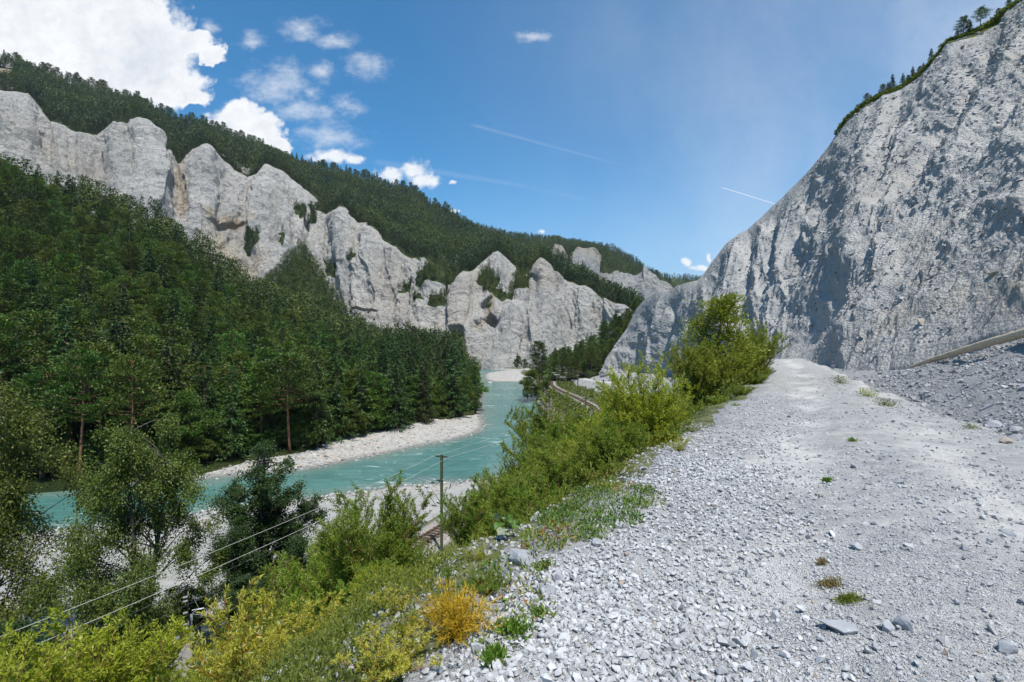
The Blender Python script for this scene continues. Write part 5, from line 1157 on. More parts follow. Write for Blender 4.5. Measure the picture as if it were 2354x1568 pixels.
def herb():
    r = np.random.default_rng(6); g = Geo(); x, y = (1045 - CU) * 2.85 / FPX, 2.85; z = ground(np.array([x]), np.array([y]))[0]
    for k in range(95):
        an = r.random() * 6.28; el = .35 + 1.1 * r.random(); L = .16 + .16 * r.random(); d = np.array([math.cos(an) * math.cos(el), math.sin(an) * math.cos(el), math.sin(el)])
        e = d * L; st = bez(np.zeros(3), d * L * .5 + [0, 0, .03], e, 6); tube(g, st, np.linspace(.0022, .001, 6), 3, cap=False)
        for q in range(9):
            t = .25 + .75 * r.random(); a = st[min(5, int(t * 5))]; dd = nrm(d + r.normal(size=3) * .7) * .06 * r.uniform(.5, 1.2); tube(g, [a, a + dd], [.0013, .0008], 3, cap=False)
            leaves(g, a + dd * r.random((4, 1)), dd + r.normal(size=(4, 3)) * .03, .028, .0028, r)
    v, f, m, c = g.arrays(); me = mesh_np('herb', v, f, [M['orange']], None, {'cv': np.random.default_rng(1).random(len(f))})
    o = link('feathery_herb', me, label='feathery orange-yellow herb at the edge of the gravel', category='herb'); o.location = (x, y, z); o.scale = (1.1, 1.1, 1.05)
herb()
def butterbur():
    r = np.random.default_rng(8); p = np.array([(1165 - CU) * 4.3 / FPX, 4.3, 0.]); p[2] = ground(p[:1], p[1:2])[0]
    root = thing('butterbur', 'butterbur plant with broad round leaves left of the largest boulder', 'plant', tuple(p)); root.scale = (.55, .55, .6)
    for k, (dx, dy, hz, s, tilt) in enumerate([(-.12, 0, .16, .085, .5), (.02, .05, .25, .09, -.4), (.12, -.02, .2, .07, .9), (-.05, -.1, .12, .10, .3), (.05, -.08, .3, .06, 1.2), (-.16, .08, .26, .07, -.8)]):
        st = Geo(); tube(st, [[0, 0, 0], [dx * .4, dy * .4, hz * .6], [dx, dy, hz]], [.005, .004, .003], 5)
        n = 18; th = np.linspace(.25, 2 * math.pi - .25, n); rr = s * (1 + .08 * np.sin(th * 7)) 
        P_ = np.stack([rr * np.cos(th), rr * np.sin(th), .02 * np.sin(th * 3) + .015], -1); cz, sz = math.cos(tilt), math.sin(tilt)
        Rm = np.array([[1, 0, 0], [0, cz, -sz], [0, sz, cz]]); P_ = P_ @ Rm.T + [dx, dy, hz]; V = np.vstack([[dx, dy, hz], P_]); F_ = [[0, i, i + 1] for i in range(1, n)]
        lf = Geo(); lf.add(V, F_, 0, np.full(n - 1, .1 + .8 * (k % 2)))
        link('leaf', fix_quads(lf.mesh('leaf', [M['butter']], True)), root); link('leaf_stalk', st.mesh('leaf_stalk', [M['butter']]), root)
butterbur()
def tuft(u, v, w, label, m='creep', n=420, h=.05, seed=1, name='plant_tuft', ln=0.035):
    p = gpt(u, v); s = w * p[1] / FPX / 2; r = np.random.default_rng(seed); g = Geo()
    xy = r.normal(size=(n, 2)) * np.array([s, s * .8]) * .5; z = ground(p[0] + xy[:, 0], p[1] + xy[:, 1]) - p[2]
    leaves(g, np.column_stack([xy, z + h * .8 * r.random(n) ** 1.3]), r.normal(size=(n, 3)) * .6 + np.array([0, 0, .9]), ln * (.6 + .7 * r.random(n)), ln * .26, r)
    for k in range(26): a = np.array([0, 0, .01]); b = np.array([*(xy[k] * 1.1), z[k] + h * .4]); tube(g, [a, (a + b) / 2 + [0, 0, .01], b], [.0022, .0018, .001], 3, cap=False)
    o = link(name, fix_quads(g.mesh(name, [M[m]])), label=label, category='plant'); o.location = tuple(p)
tuft(1950, 1386, 52, 'green creeping plant cushion on the path, right of centre', 'olive', seed=3, n=420, ln=.026, h=.035)
tuft(1905, 1348, 46, 'reddish dry plant cushion on the path, just above the green one', 'dry', seed=4, ln=.024, h=.035)
tuft(1888, 1300, 22, 'tiny reddish plant sprig beside a pale stone on the path', 'dry', n=300, seed=5, ln=.02)
tuft(1930, 882, 40, 'pale yellow plant clump at the far right edge of the path', 'under', n=420, h=.32, ln=.06, seed=7)
tuft(1995, 912, 44, 'pale yellow plant clump, second nearest along the right path edge', 'willow_y', n=420, h=.26, ln=.05, seed=8)
tuft(2040, 935, 50, 'pale yellow plant clump, nearest along the right path edge', 'under', n=380, h=.22, ln=.05, seed=9)
tuft(2232, 985, 40, 'small green and grey weed at the foot of the scree', 'creep', n=200, h=.1, seed=10)
tuft(1900, 1110, 16, 'tiny green sprig where the stony hump begins', 'sapling', n=420, seed=11)
tuft(1958, 1015, 18, 'tiny green sprig beside a flat stone farther up the path', 'sapling', n=230, seed=12)
tuft(1180, 1462, 70, 'green leafy rosette at the gravel edge right of the orange herb', 'sapling', n=260, h=.08, ln=.05, seed=13)
tuft(1240, 1420, 46, 'small green rosette among the gravel above the leafy one', 'sapling', n=160, seed=14)
tuft(1135, 1530, 50, 'small upright green shoots in the gravel at the bottom', 'sapling', n=160, h=.08, ln=.05, seed=15)
tuft(1250, 1310, 46, 'small brownish cushion on the shoulder by the largest boulder', 'creep', n=200, seed=16)
def creeping():
    r = np.random.default_rng(9); N = 75000
    x = r.uniform(-1.2, 3.2, N); y = r.uniform(2.4, 7.6, N); z, A, p, q = ground(x, y, True)
    u = CU + x * FPX / y; v = CV - z * FPX / y
    dn = inpoly(u + 14 * vnoise(x * 4, y * 4, 0 * x, 2), v + 10 * vnoise(x * 4, y * 4, 0 * x, 3), MAT_POLY) * 1.0 * (.35 + .65 * sstep(fbm(x * 5, y * 5, 0 * x, 2, seed=7), -.3, .1))
    dn = np.maximum(dn, .3 * inpoly(u, v, [(1130, 1290), (1225, 1290), (1290, 1420), (1180, 1500), (1100, 1540), (1000, 1400)]))
    k = r.random(N) < dn; x, y, z = x[k], y[k], z[k]; g = Geo(); n = len(x)
    c = np.clip(sstep(fbm(x * 3, y * 3, 0 * x, 3, seed=5), -.4, .4) * .6 + .4 * r.random(n), 0, 1)
    leaves(g, np.column_stack([x, y, z + .055 * r.random(n)]), r.normal(size=(n, 3)) * .6 + np.array([0, 0, .8]), .042 * (.6 + .8 * r.random(n)), .015, r, 0, c)
    link('creeping_plants', g.mesh('creeping_plants', [M['creep']]), kind='stuff', label='mat of creeping green and russet plants at the path edge', category='plants')
creeping()
def undergrowth():
    r = np.random.default_rng(10); g = Geo()
    N = 300000; a = r.uniform(-.80, .72, N); rr = 2.2 * np.exp(r.random(N) * math.log(48 / 2.2)); x, y = np.sin(a) * rr, np.cos(a) * rr
    z, A, p, q = ground(x, y, True)
    dn = sstep(-p, .35, 1.2) * (1 - sstep(-p, 33, 36)) * (A['bal'] < .2) * (A['green'] > .3); dn = dn * (0.06 + .94 * sstep(fbm(x * .9, y * .9, 0 * x, 4, .6, seed=8), -.15, .25))
    k = (r.random(N) < dn) & in_view(x, y, z, 100); x, y, z = x[k], y[k], z[k]; n = len(x); rr = rr[k]
    hh = .12 + .5 * sstep(fbm(x * .7, y * .7, 0 * x, 2, seed=9), -.2, .5) * np.clip(rr / 12, .25, 1.2)
    L = np.clip(.006 * rr, .03, .22) * r.uniform(.5, 1.5, n)
    c = np.clip(.5 * sstep(fbm(x * .25, y * .25, 0 * x, 3, seed=11), -.4, .4) + .5 * r.random(n), 0, 1)
    leaves(g, np.column_stack([x, y, z + hh * r.random(n)]), r.normal(size=(n, 3)) * .7 + np.array([0, 0, .9]), L * (.6 + .8 * r.random(n)), L * .33, r, 0, c, up=.8)
    link('undergrowth', g.mesh('undergrowth', [M['under']]), kind='stuff', label='low green undergrowth covering the slope below the path', category='undergrowth')
    g = Geo(); N = 26000; t = r.uniform(120, 300, N); off = r.uniform(-7.5, 12, N)
    x = np.interp(t, RAILS[:, 1], RAILS[:, 0]) + off; z, A, p, q = ground(x, t, True)
    k = (A['bal'] < .1) & (A['green'] > .5) & (z > WZ + .9) & ((off < 0) | (r.random(N) < .35)); x, t, z = x[k], t[k], z[k]; n = len(x)
    leaves(g, np.column_stack([x, t, z + .5 * r.random(n)]), r.normal(size=(n, 3)) * .6 + np.array([0, 0, .9]), .7 * (.6 + .8 * r.random(n)), .3, r, 0, r.random(n) * .6, up=.8)
    link('embankment_grass', g.mesh('embankment_grass', [M['under']]), kind='stuff', label='grass and weeds on the railway embankment at the river bend', category='grass')
undergrowth()

# ------------------------------------------------------------------ forest across the river
def from_loft(G, r, N, imin, imax, wt=None, umin=-1e9, umax=1e9, fh=14):
    Pm = G['P']; a = Pm[:-1, :-1]; n = np.linalg.norm(np.cross(Pm[1:, :-1] - a, Pm[:-1, 1:] - a), axis=-1)
    w = n * (G['T'][:-1, :-1] >= imin) * (G['T'][:-1, :-1] < imax) * (G['U'][:-1, :-1] > umin) * (G['U'][:-1, :-1] < umax)
    if wt is not None: w = w * wt[:-1, :-1]
    w = w.ravel() / w.sum(); id_ = r.choice(len(w), N, p=w); i, j = np.divmod(id_, n.shape[1]); s, t = r.random((N, 1)), r.random((N, 1))
    return Pm[i, j] * (1 - s) * (1 - t) + Pm[i + 1, j] * s * (1 - t) + Pm[i, j + 1] * (1 - s) * t + Pm[i + 1, j + 1] * s * t
def thin(P, dmin):
    keep = []; cell = {}
    for i, p in enumerate(P):
        c = (int(p[0] // dmin), int(p[1] // dmin)); ok = True
        for a in (-1, 0, 1):
            for b in (-1, 0, 1):
                for j in cell.get((c[0] + a, c[1] + b), ()):
                    if (P[j][0] - p[0]) ** 2 + (P[j][1] - p[1]) ** 2 < dmin * dmin: ok = False
        if ok: keep.append(i); cell.setdefault(c, []).append(i)
    return P[keep]
def lowtree(seed, h, rx, n, ls, mat_slot=0, kind='spruce'):
    """light tree mesh arrays for masses: (verts, faces, cv)"""
    r = np.random.default_rng(seed); g = Geo()
    tube(g, [[0, 0, 0], [0, 0, h * .9]], [h * .012, h * .004], 3, cap=False)
    if kind == 'spruce':
        f = .06 + .94 * r.random(n) ** 1.25; an = r.random(n) * 6.28; R = rx * (1 - f) ** .8 * (.55 + .5 * r.random(n)) * (1 + .25 * np.sin(f * 40 + an))
        pp = np.stack([np.cos(an) * R, np.sin(an) * R, f * h - R * .15], -1); dr = np.stack([np.cos(an), np.sin(an), -.3 + 0 * an], -1) + r.normal(size=(n, 3)) * .3; dr[f > .93] += [0, 0, 2]
    else:
        nc = 16; cf = .38 + .6 * (np.arange(nc) + r.random(nc)) / nc; ca = np.arange(nc) * 2.4; cr = rx * np.sin(np.pi * np.clip((cf - .3) / .78, 0, 1)) ** .8 * (.3 + .6 * r.random(nc))
        C = np.stack([np.cos(ca) * cr, np.sin(ca) * cr, cf * h], -1); w = r.integers(0, nc, n); pp = C[w] + r.normal(size=(n, 3)) * np.array([.32, .32, .17]) * rx * .75; dr = r.normal(size=(n, 3)) + [0, 0, .5]
    leaves(g, pp, dr, ls * (.7 + .6 * r.random(n)), ls * .6, r, 0, np.clip(.15 + .7 * r.random(n), 0, 1), up=1.0)
    v, f_, m, c = g.arrays(); return v, f_, c
def mass(name, P, hs, protos, m, label, seed):
    r = np.random.default_rng(seed); which = r.integers(0, len(protos), len(P)); V, Fc, C, nv = [], [], [], 0
    for i, (pv, pf, pc, ph) in enumerate(protos):
        id_ = np.where(which == i)[0]
        if not len(id_): continue
        a = r.random(len(id_)) * 6.28; s = hs[id_] / ph; w = s * (.8 + .4 * r.random(len(id_)))
        x = (pv[None, :, 0] * np.cos(a)[:, None] - pv[None, :, 1] * np.sin(a)[:, None]) * w[:, None] + P[id_, None, 0]
        y = (pv[None, :, 0] * np.sin(a)[:, None] + pv[None, :, 1] * np.cos(a)[:, None]) * w[:, None] + P[id_, None, 1]
        z = pv[None, :, 2] * s[:, None] + P[id_, None, 2]
        V.append(np.stack([x, y, z], -1).reshape(-1, 3)); Fc.append((pf[None] + (np.arange(len(id_)) * len(pv))[:, None, None] + nv).reshape(-1, 4))
        tint = r.random(len(id_)); C.append(np.clip(pc[None] * .30 + tint[:, None] * .75 - .05, 0, 1).ravel()); nv += len(id_) * len(pv)
    return link(name, mesh_np(name, np.vstack(V), np.vstack(Fc), [m], None, {'cv': np.concatenate(C)}), kind='stuff', label=label, category='forest')
def seen_h(P, h): return h / P[:, 1]
rf = np.random.default_rng(77)
LS = [(*lowtree(1, 18, 3.2, 320, .85), 18.0), (*lowtree(3, 16, 4.2, 420, .9, kind='pine'), 16.0), (*lowtree(5, 16, 4.0, 420, .9, kind='pine'), 16.0), (*lowtree(4, 17, 3.8, 400, .9, kind='pine'), 17.0)]
LF = [(*lowtree(11, 18, 2.7, 100, 1.5), 18.0), (*lowtree(12, 18, 2.3, 90, 1.4), 18.0), (*lowtree(13, 16, 3.2, 100, 1.5, kind='pine'), 16.0), (*lowtree(14, 20, 2.6, 100, 1.5), 20.0)]
def hill_forest():
    P = from_loft(G1, rf, 16000, 1.0, 3.12); P = thin(P, 5.0)
    d = P[:, 1]; u = CU + P[:, 0] * FPX / d
    ok = (u > -160) & (u < 1100); P = P[ok]; d = d[ok]; u = u[ok]
    # the valley strip (near) is mixed, the slope is mainly pine
    order = np.argsort(d); P, d, u = P[order], d[order], u[order]
    low = P[:, 2] < -15
    rr = rf.random(len(P))
    kind = np.where(low, np.where(rr < .52, 0, np.where(rr < .82, 1, 2)), np.where(rr < .62, 0, np.where(rr < .88, 1, 2)))
    conif_zone = (u > 870) & (u < 1060) & low; kind = np.where(conif_zone & (rr < .6), 1, kind)
    cnt = [0, 0, 0]; rest = []; lim = [285, 190, 190]
    for i in range(len(P)):
        k = int(kind[i]); x, y, z = P[i]; hN = (15 + 6 * rf.random()) if k == 0 else ((17 + 8 * rf.random()) if k == 1 else 9 + 5 * rf.random())
        if low[i] and u[i] < 420 and k < 2: hN *= 1.15
        if not low[i] and k < 2: hN *= .9
        if u[i] > 1060: hN *= .6
        if cnt[k] >= lim[k]: rest.append((x, y, z, hN)); continue
        cnt[k] += 1
        if k == 0:
            key = f'pine{rf.integers(4)}' if not (low[i] and u[i] < 420) else 'pine3'
            inst(key, x, y, z - .2, hN, 'pine_tree', 'Scots pine with bare reddish trunk among the pines across the river' if low[i] else 'pine on the dark wooded slope across the river', 'tree', 'pines of the riverside forest' if low[i] else 'pines on the wooded slope', 1.0 + .45 * rf.random(), BT, i)
        elif k == 1:
            inst(f'spruce{rf.integers(3)}', x, y, z - .2, hN, 'spruce_tree', 'pointed dark spruce in the forest across the river', 'tree', 'spruces of the forest across the river', .9 + .3 * rf.random(), BT, i)
        else:
            inst(f'broad{rf.integers(4)}', x, y, z - .2, hN, 'broadleaf_tree', 'leafy tree among the conifers across the river', 'tree', 'broadleaf trees across the river', .9 + .3 * rf.random(), BT, i)
    rest = np.array(rest); mass('forest', rest[:, :3] - [0, 0, .3], rest[:, 3], LS, M['forest'], 'dense pine and spruce forest on the upper part of the slope across the river', 5)
    P2 = thin(from_loft(G2, rf, 5000, 0.0, 1.2), 4.0); mass('spur_forest', P2 - [0, 0, .3], 9 + 5 * rf.random(len(P2)), LS, M['forest'], 'pines covering the rocky spur in front of the cliffs', 6)
hill_forest()
def bank_trees():
    # broadleaf fringe along the far gravel bar
    r = np.random.default_rng(55); line = np.array([(u, d) for u, v, d in h1base])
    us = np.arange(-120, 1100, 17.0)
    for i, u in enumerate(us):
        for row in range(2):
            if u < 380 and (row == 1 or i % 2): continue
            d = np.interp(u, line[:, 0], line[:, 1]) + 2.5 + row * 7 + r.random() * 3; uu = u + r.normal() * 6; x = (uu - CU) * d / FPX
            h = (6.4 if row == 0 else 12.0) * (.7 + .6 * r.random()) * (1 if u < 1000 else .75)
            inst(f'broad{r.integers(4)}', x, d, -22.9 + row * .4, h, 'bankside_tree', 'low leafy tree at the front of the forest edge by the gravel bar' if row == 0 else 'leafy tree in the second row behind the gravel bar', 'tree', 'bushy trees fringing the gravel bar' if row == 0 else 'second row of trees behind the gravel bar', 1.1 + .3 * r.random(), BT, i)
bank_trees()
for (u, d, vt, key, w, lab) in [(915, 255, 742, 'spruce0', 1, 'pointed spruce, leftmost of the group standing before the pale cliff foot'), (950, 250, 748, 'spruce1', 1, 'broad spruce second from the left before the pale cliff foot'),
        (935, 262, 738, 'spruce2', .9, 'tall thin spruce between the two left ones before the pale cliff foot'), (1000, 258, 775, 'spruce0', 1, 'spruce in the middle of the group before the pale cliff foot'),
        (1018, 262, 784, 'spruce2', .9, 'thin spruce right of the middle one before the pale cliff foot'), (1040, 255, 796, 'spruce2', .9, 'rightmost pointed spruce before the cave'), (975, 260, 768, 'spruce1', .9, 'dark spruce left of the middle one before the pale cliff foot')]:
    x = (u - CU) * d / FPX; inst(key, x, d, -22.5, (CV - vt) * d / FPX + 22.5, 'spruce_tree', lab, 'tree', None, w, BT)
for (u, d, vt, key, w, lab) in [(1093, 205, 905, 'broad0', 1.1, 'rounded dark tree at the tip of the wooded bank above the river'), (1070, 195, 895, 'broad3', 1.1, 'rounded tree second from the tip of the wooded bank'), (1082, 235, 848, 'broad1', 1, 'taller leafy tree behind the tip of the wooded bank'),
        (1062, 178, 925, 'broad2', 1.2, 'low rounded tree overhanging the end of the gravel bar'), (1042, 185, 885, 'broad1', 1.1, 'broad leafy tree left of the bank tip')]:
    x = (u - CU) * d / FPX; inst(key, x, d, -23.0, (CV - vt) * d / FPX + 23.0, 'riverside_tree', lab, 'tree', None, w, BT)
inst('larchy', (765 - 1176 - 170) * 118 / FPX, 118, -21, 19.5, 'larch_tree', 'yellow-green larch standing out from the darker forest', 'tree', None, 1.0, BT)
# right bank behind the railway
for (u, d, zb, vt, key, w, nm, lab) in [(1240, 212, -21.0, 785, 'pine1', 1.2, 'pine_tree', 'crooked pine above the river on the near bank, tallest of its clump'), (1222, 205, -22.5, 850, 'broad1', 1.2, 'riverside_tree', 'grey-green tree leaning over the river under the crooked pine'),
        (1212, 200, -22.8, 872, 'broad0', 1.0, 'riverside_tree', 'low tree at the water below the crooked pine'), (1248, 225, -20.5, 820, 'pine2', 1.2, 'pine_tree', 'dense pine right behind the crooked one'), (1256, 208, -20.5, 866, 'broad2', 1.0, 'riverside_tree', 'dark round bush-like tree right of the crooked pine'),
        (1236, 203, -22, 880, 'broad3', .9, 'riverside_tree', 'small bright tree beside the railway curve'), (1190, 400, -22, 815, 'broad0', 1, 'riverside_tree', 'small tree at the foot of the far cliff by the gravel bar'), (1205, 390, -22, 825, 'broad1', 1, 'riverside_tree', 'round bush at the right end of the far gravel bar')]:
    x = (u - CU) * d / FPX; inst(key, x, d, zb, (CV - vt) * d / FPX - zb, nm, lab, 'tree', None, w, BT)
def rise_trees():
    P = thin(from_loft(G3, rf, 900, 0.0, 1.2, umin=1266, umax=1530), 5.5)
    for i, (x, y, z) in enumerate(P):
        u = CU + x * FPX / y
        k = rf.random(); key = f'pine{rf.integers(4)}' if k < .35 else (f'spruce{rf.integers(3)}' if k < .75 else f'broad{rf.integers(4)}')
        inst(key, x, y, z - .3, (11 + 5 * rf.random()) if key[:1] != 'b' else 8 + 3 * rf.random(), 'woodland_tree', 'tree in the small wood between the railway and the grey bluff', 'tree', 'trees of the small wood behind the railway', 1.05, BT, i)
    for i, (u, d, h) in enumerate([(1268, 350, 12), (1284, 360, 14), (1300, 355, 13), (1316, 350, 12), (1276, 380, 15), (1294, 385, 16), (1312, 380, 15), (1330, 360, 13)]):
        x = (u - CU) * d / FPX; inst(f'broad{i % 4}', x, d, -20.5, h, 'meadow_tree', 'leafy tree closing off the bright green meadow', 'tree', 'row of trees behind the meadow', 1.1, BT, i)
rise_trees()
# far forest on the mountain, and the trees standing out on the skyline
def mountain():
    Pm = GA['P']; wt = GA['veg'] > .5
    clr = 0.12 + .88 * sstep(fbm(Pm[..., 0] * .012, Pm[..., 1] * .012, Pm[..., 2] * .012, 4, .6, seed=91), -.42, -.12)
    P = from_loft(GA, rf, 15000, 2.0, 2.93, wt * clr, -120, 1480)
    h = 13 + 8 * rf.random(len(P)) ** 1.5; h = np.where(P[:, 1] > 900, h * 1.1, h)
    # shorter trees along the cliff edge
    mass('mountain_forest', P - [0, 0, .5], h, LF, M['forest'], 'dark conifer forest covering the mountain above the pale cliffs', 7)
    P = from_loft(GA, rf, 900, 1.0, 2.0, wt * 1.0, -100, 1480); mass('cliff_trees', P - [0, 0, .5], 6 + 6 * rf.random(len(P)), LF, M['forest'], 'small pines and shrubs on the ledges of the pale cliffs', 8)
    P = from_loft(GB, rf, 4500, 0.0, 2.05, (GB['veg'] > .5) * 1.0, 1010, 1560); mass('far_forest', P - [0, 0, .5], 13 + 6 * rf.random(len(P)), LF, M['forest'], 'conifer forest on the farther ridge', 9)
    P = from_loft(GF, rf, 700, 0.6, 1.1); mass('distant_forest', P - [0, 0, .5], 17 + 6 * rf.random(len(P)), LF, M['forest'], 'distant forest on the last hill before the sky', 10)
    # individuals on the skyline
    T = GA['T']; row = int(np.argmin(np.abs(T[:, 0] - 3.0)))
    lastu = -999
    for i, u in enumerate(np.cumsum(rf.uniform(5, 13, 160)) - 10):
        if u > 1060: break
        j = int(np.argmin(np.abs(GA['U'][0] - u))); x, y, z = Pm[row, j]
        hh = 17 + 10 * rf.random(); key = f'pine{rf.integers(4)}' if rf.random() < .6 else f'spruce{rf.integers(3)}'
        inst(key, x, y - 3, z - .8, hh, 'skyline_conifer', 'conifer silhouetted against the sky on the ridge above the pale cliffs', 'tree', 'conifers along the mountain skyline', 1.15, BT, i)
mountain()
def slope_edge_plants():
    # little trees on the crest of the eroded slope
    T = GC['T'][:, 0]; row = int(np.argmin(np.abs(T - 2.0)))
    names = {1: 'dense dark pine at the top right corner of the eroded slope', 2: 'bushy pine with a dead top on the crest, second from the top right', 3: 'thin conifer on the crest midway up', }
    lst = [(2250, 32, 'pine3'), (2215, 30, 'pine2'), (2228, 22, 'spruce0'), (2200, 16, 'spruce1'), (2140, 22, 'spruce2'), (2120, 13, 'spruce1'), (2112, 12, 'pine1'), (2095, 20, 'spruce2'), (2085, 12, 'pine0'), (2074, 20, 'spruce0'), (2050, 26, 'spruce2'), (2040, 16, 'spruce1'), (2028, 16, 'pine2'), (1992, 14, 'pine2'), (2000, 10, 'spruce1'), (1969, 9, 'pine1'), (2290, 12, 'pine0'), (2318, 14, 'pine1'), (2165, 12, 'pine3')]
    words = ['dense dark pine near the top right corner, first from the right margin that rises high', 'bushy pine just below the dense dark one on the crest', 'dead-topped conifer beside the bushy pine', 'small conifer at the foot of the bushy pine', 'slender conifer standing alone high on the crest', 'low conifer just below the slender lone one',
             'stunted pine a little below the low conifer', 'slender leaning conifer in the middle of the crest', 'stunted pine beside the leaning conifer', 'second slender conifer below the leaning one', 'tallest slender conifer on the lower crest', 'bushy conifer left of the tallest slender one', 'round pine at the bend of the grassy crest', 'small round pine where the grassy crest begins', 'tiny conifer beside the small round pine', 'lowest tiny pine on the crest', 'tiny pine above the dense dark one', 'uppermost small pine at the top of the picture', 'stunted pine halfway between the slender conifers']
    for i, (u, px, key) in enumerate(lst):
        j = int(np.argmin(np.abs(GC['U'][0] - u))); x, y, z = GC['P'][row, j]
        inst(key, x, y, z - .12, px * y / FPX * 1.5, 'crest_tree', words[i], 'tree', None, 1.5, BT, i)
    r = np.random.default_rng(3); g = Geo(); N = 26000; j = r.integers(0, GC['U'].shape[1] - 1, N); u = GC['U'][0, j]
    i = row + r.integers(-9, 4, N); w = (u > 1922) & (u < 2390) & (r.random(N) < .9); i, j = i[w], j[w]; p = GC['P'][i, j]; n = len(p)
    L = p[:, 1] * .006
    leaves(g, p + r.normal(size=(n, 3)) * .05, r.normal(size=(n, 3)) * .7 + np.array([-.4, -.3, .9]), L * (.6 + .8 * r.random(n)), L * .4, r, 0, r.random(n) * .7, up=.8)
    link('crest_grass', g.mesh('crest_grass', [M['under']]), kind='stuff', label='strip of grass and heather along the crest of the eroded slope', category='grass')
slope_edge_plants()

# ------------------------------------------------------------------ railway
def railway():
    root = thing('railway_track', 'single rusty railway track curving along the river bend', 'railway track', (0, 0, 0))
    R = RAILS; tan = nrm(np.gradient(R, axis=0)); nr = np.column_stack([tan[:, 1], -tan[:, 0]])
    for s in (-1, 1):
        g = Geo(); pts = np.column_stack([R + nr * s * .55, np.full(len(R), RAILZ + .22)]); hw = .045
        V = []
        for dx, dz in ((-hw, -.1), (hw, -.1), (hw, .05), (-hw, .05)): V.append(np.column_stack([pts[:, :2] + nr * dx, pts[:, 2] + dz]))
        V = np.stack(V, 1).reshape(-1, 3); i = np.arange(len(R) - 1)[:, None] * 4; j = np.arange(4)[None]; F_ = np.stack([i + j, i + (j + 1) % 4, i + 4 + (j + 1) % 4, i + 4 + j], -1).reshape(-1, 4)
        g.add(V, F_); link('rail', g.mesh('rail', [M['rail']]), root)
    g = Geo(); L = np.concatenate([[0], np.cumsum(np.linalg.norm(np.diff(R, axis=0), axis=1))]); sA = np.arange(0, L[-1], .65)
    for s in sA:
        x, y = np.interp(s, L, R[:, 0]), np.interp(s, L, R[:, 1]); i = min(len(R) - 1, int(np.searchsorted(L, s))); a = math.atan2(nr[i, 1], nr[i, 0]); c, q = math.cos(a), math.sin(a)
        boxg(g, (x, y, RAILZ + .05), (1.9, .24, .14), [[c, -q, 0], [q, c, 0], [0, 0, 1]])
    link('sleepers', g.mesh('sleepers', [M['sleeper']]), root, kind='stuff')
    g = Geo(); V = []
    for dx, dz in ((-2.6, -.5), (-1.6, -.02), (1.6, -.02), (2.6, -.5)): V.append(np.column_stack([R + nr * dx, np.full(len(R), RAILZ + dz)]))
    V = np.stack(V, 1).reshape(-1, 3); i = np.arange(len(R) - 1)[:, None] * 4; j = np.arange(3)[None]; F_ = np.stack([i + j, i + j + 1, i + 4 + j + 1, i + 4 + j], -1).reshape(-1, 4)
    g.add(V, F_); link('ballast', g.mesh('ballast', [M['ballast']]), root)
railway()
POLES = [(-27.0, 2.0), (-6.6, 48), (13.8, 96), (26.7, 150), (24.6, 191.6), (21.9, 208), (20.9, 222.7), (20.9, 238), (33, 262)]
RD = np.array([.40, .917]); LFT = np.array([-.917, .40])
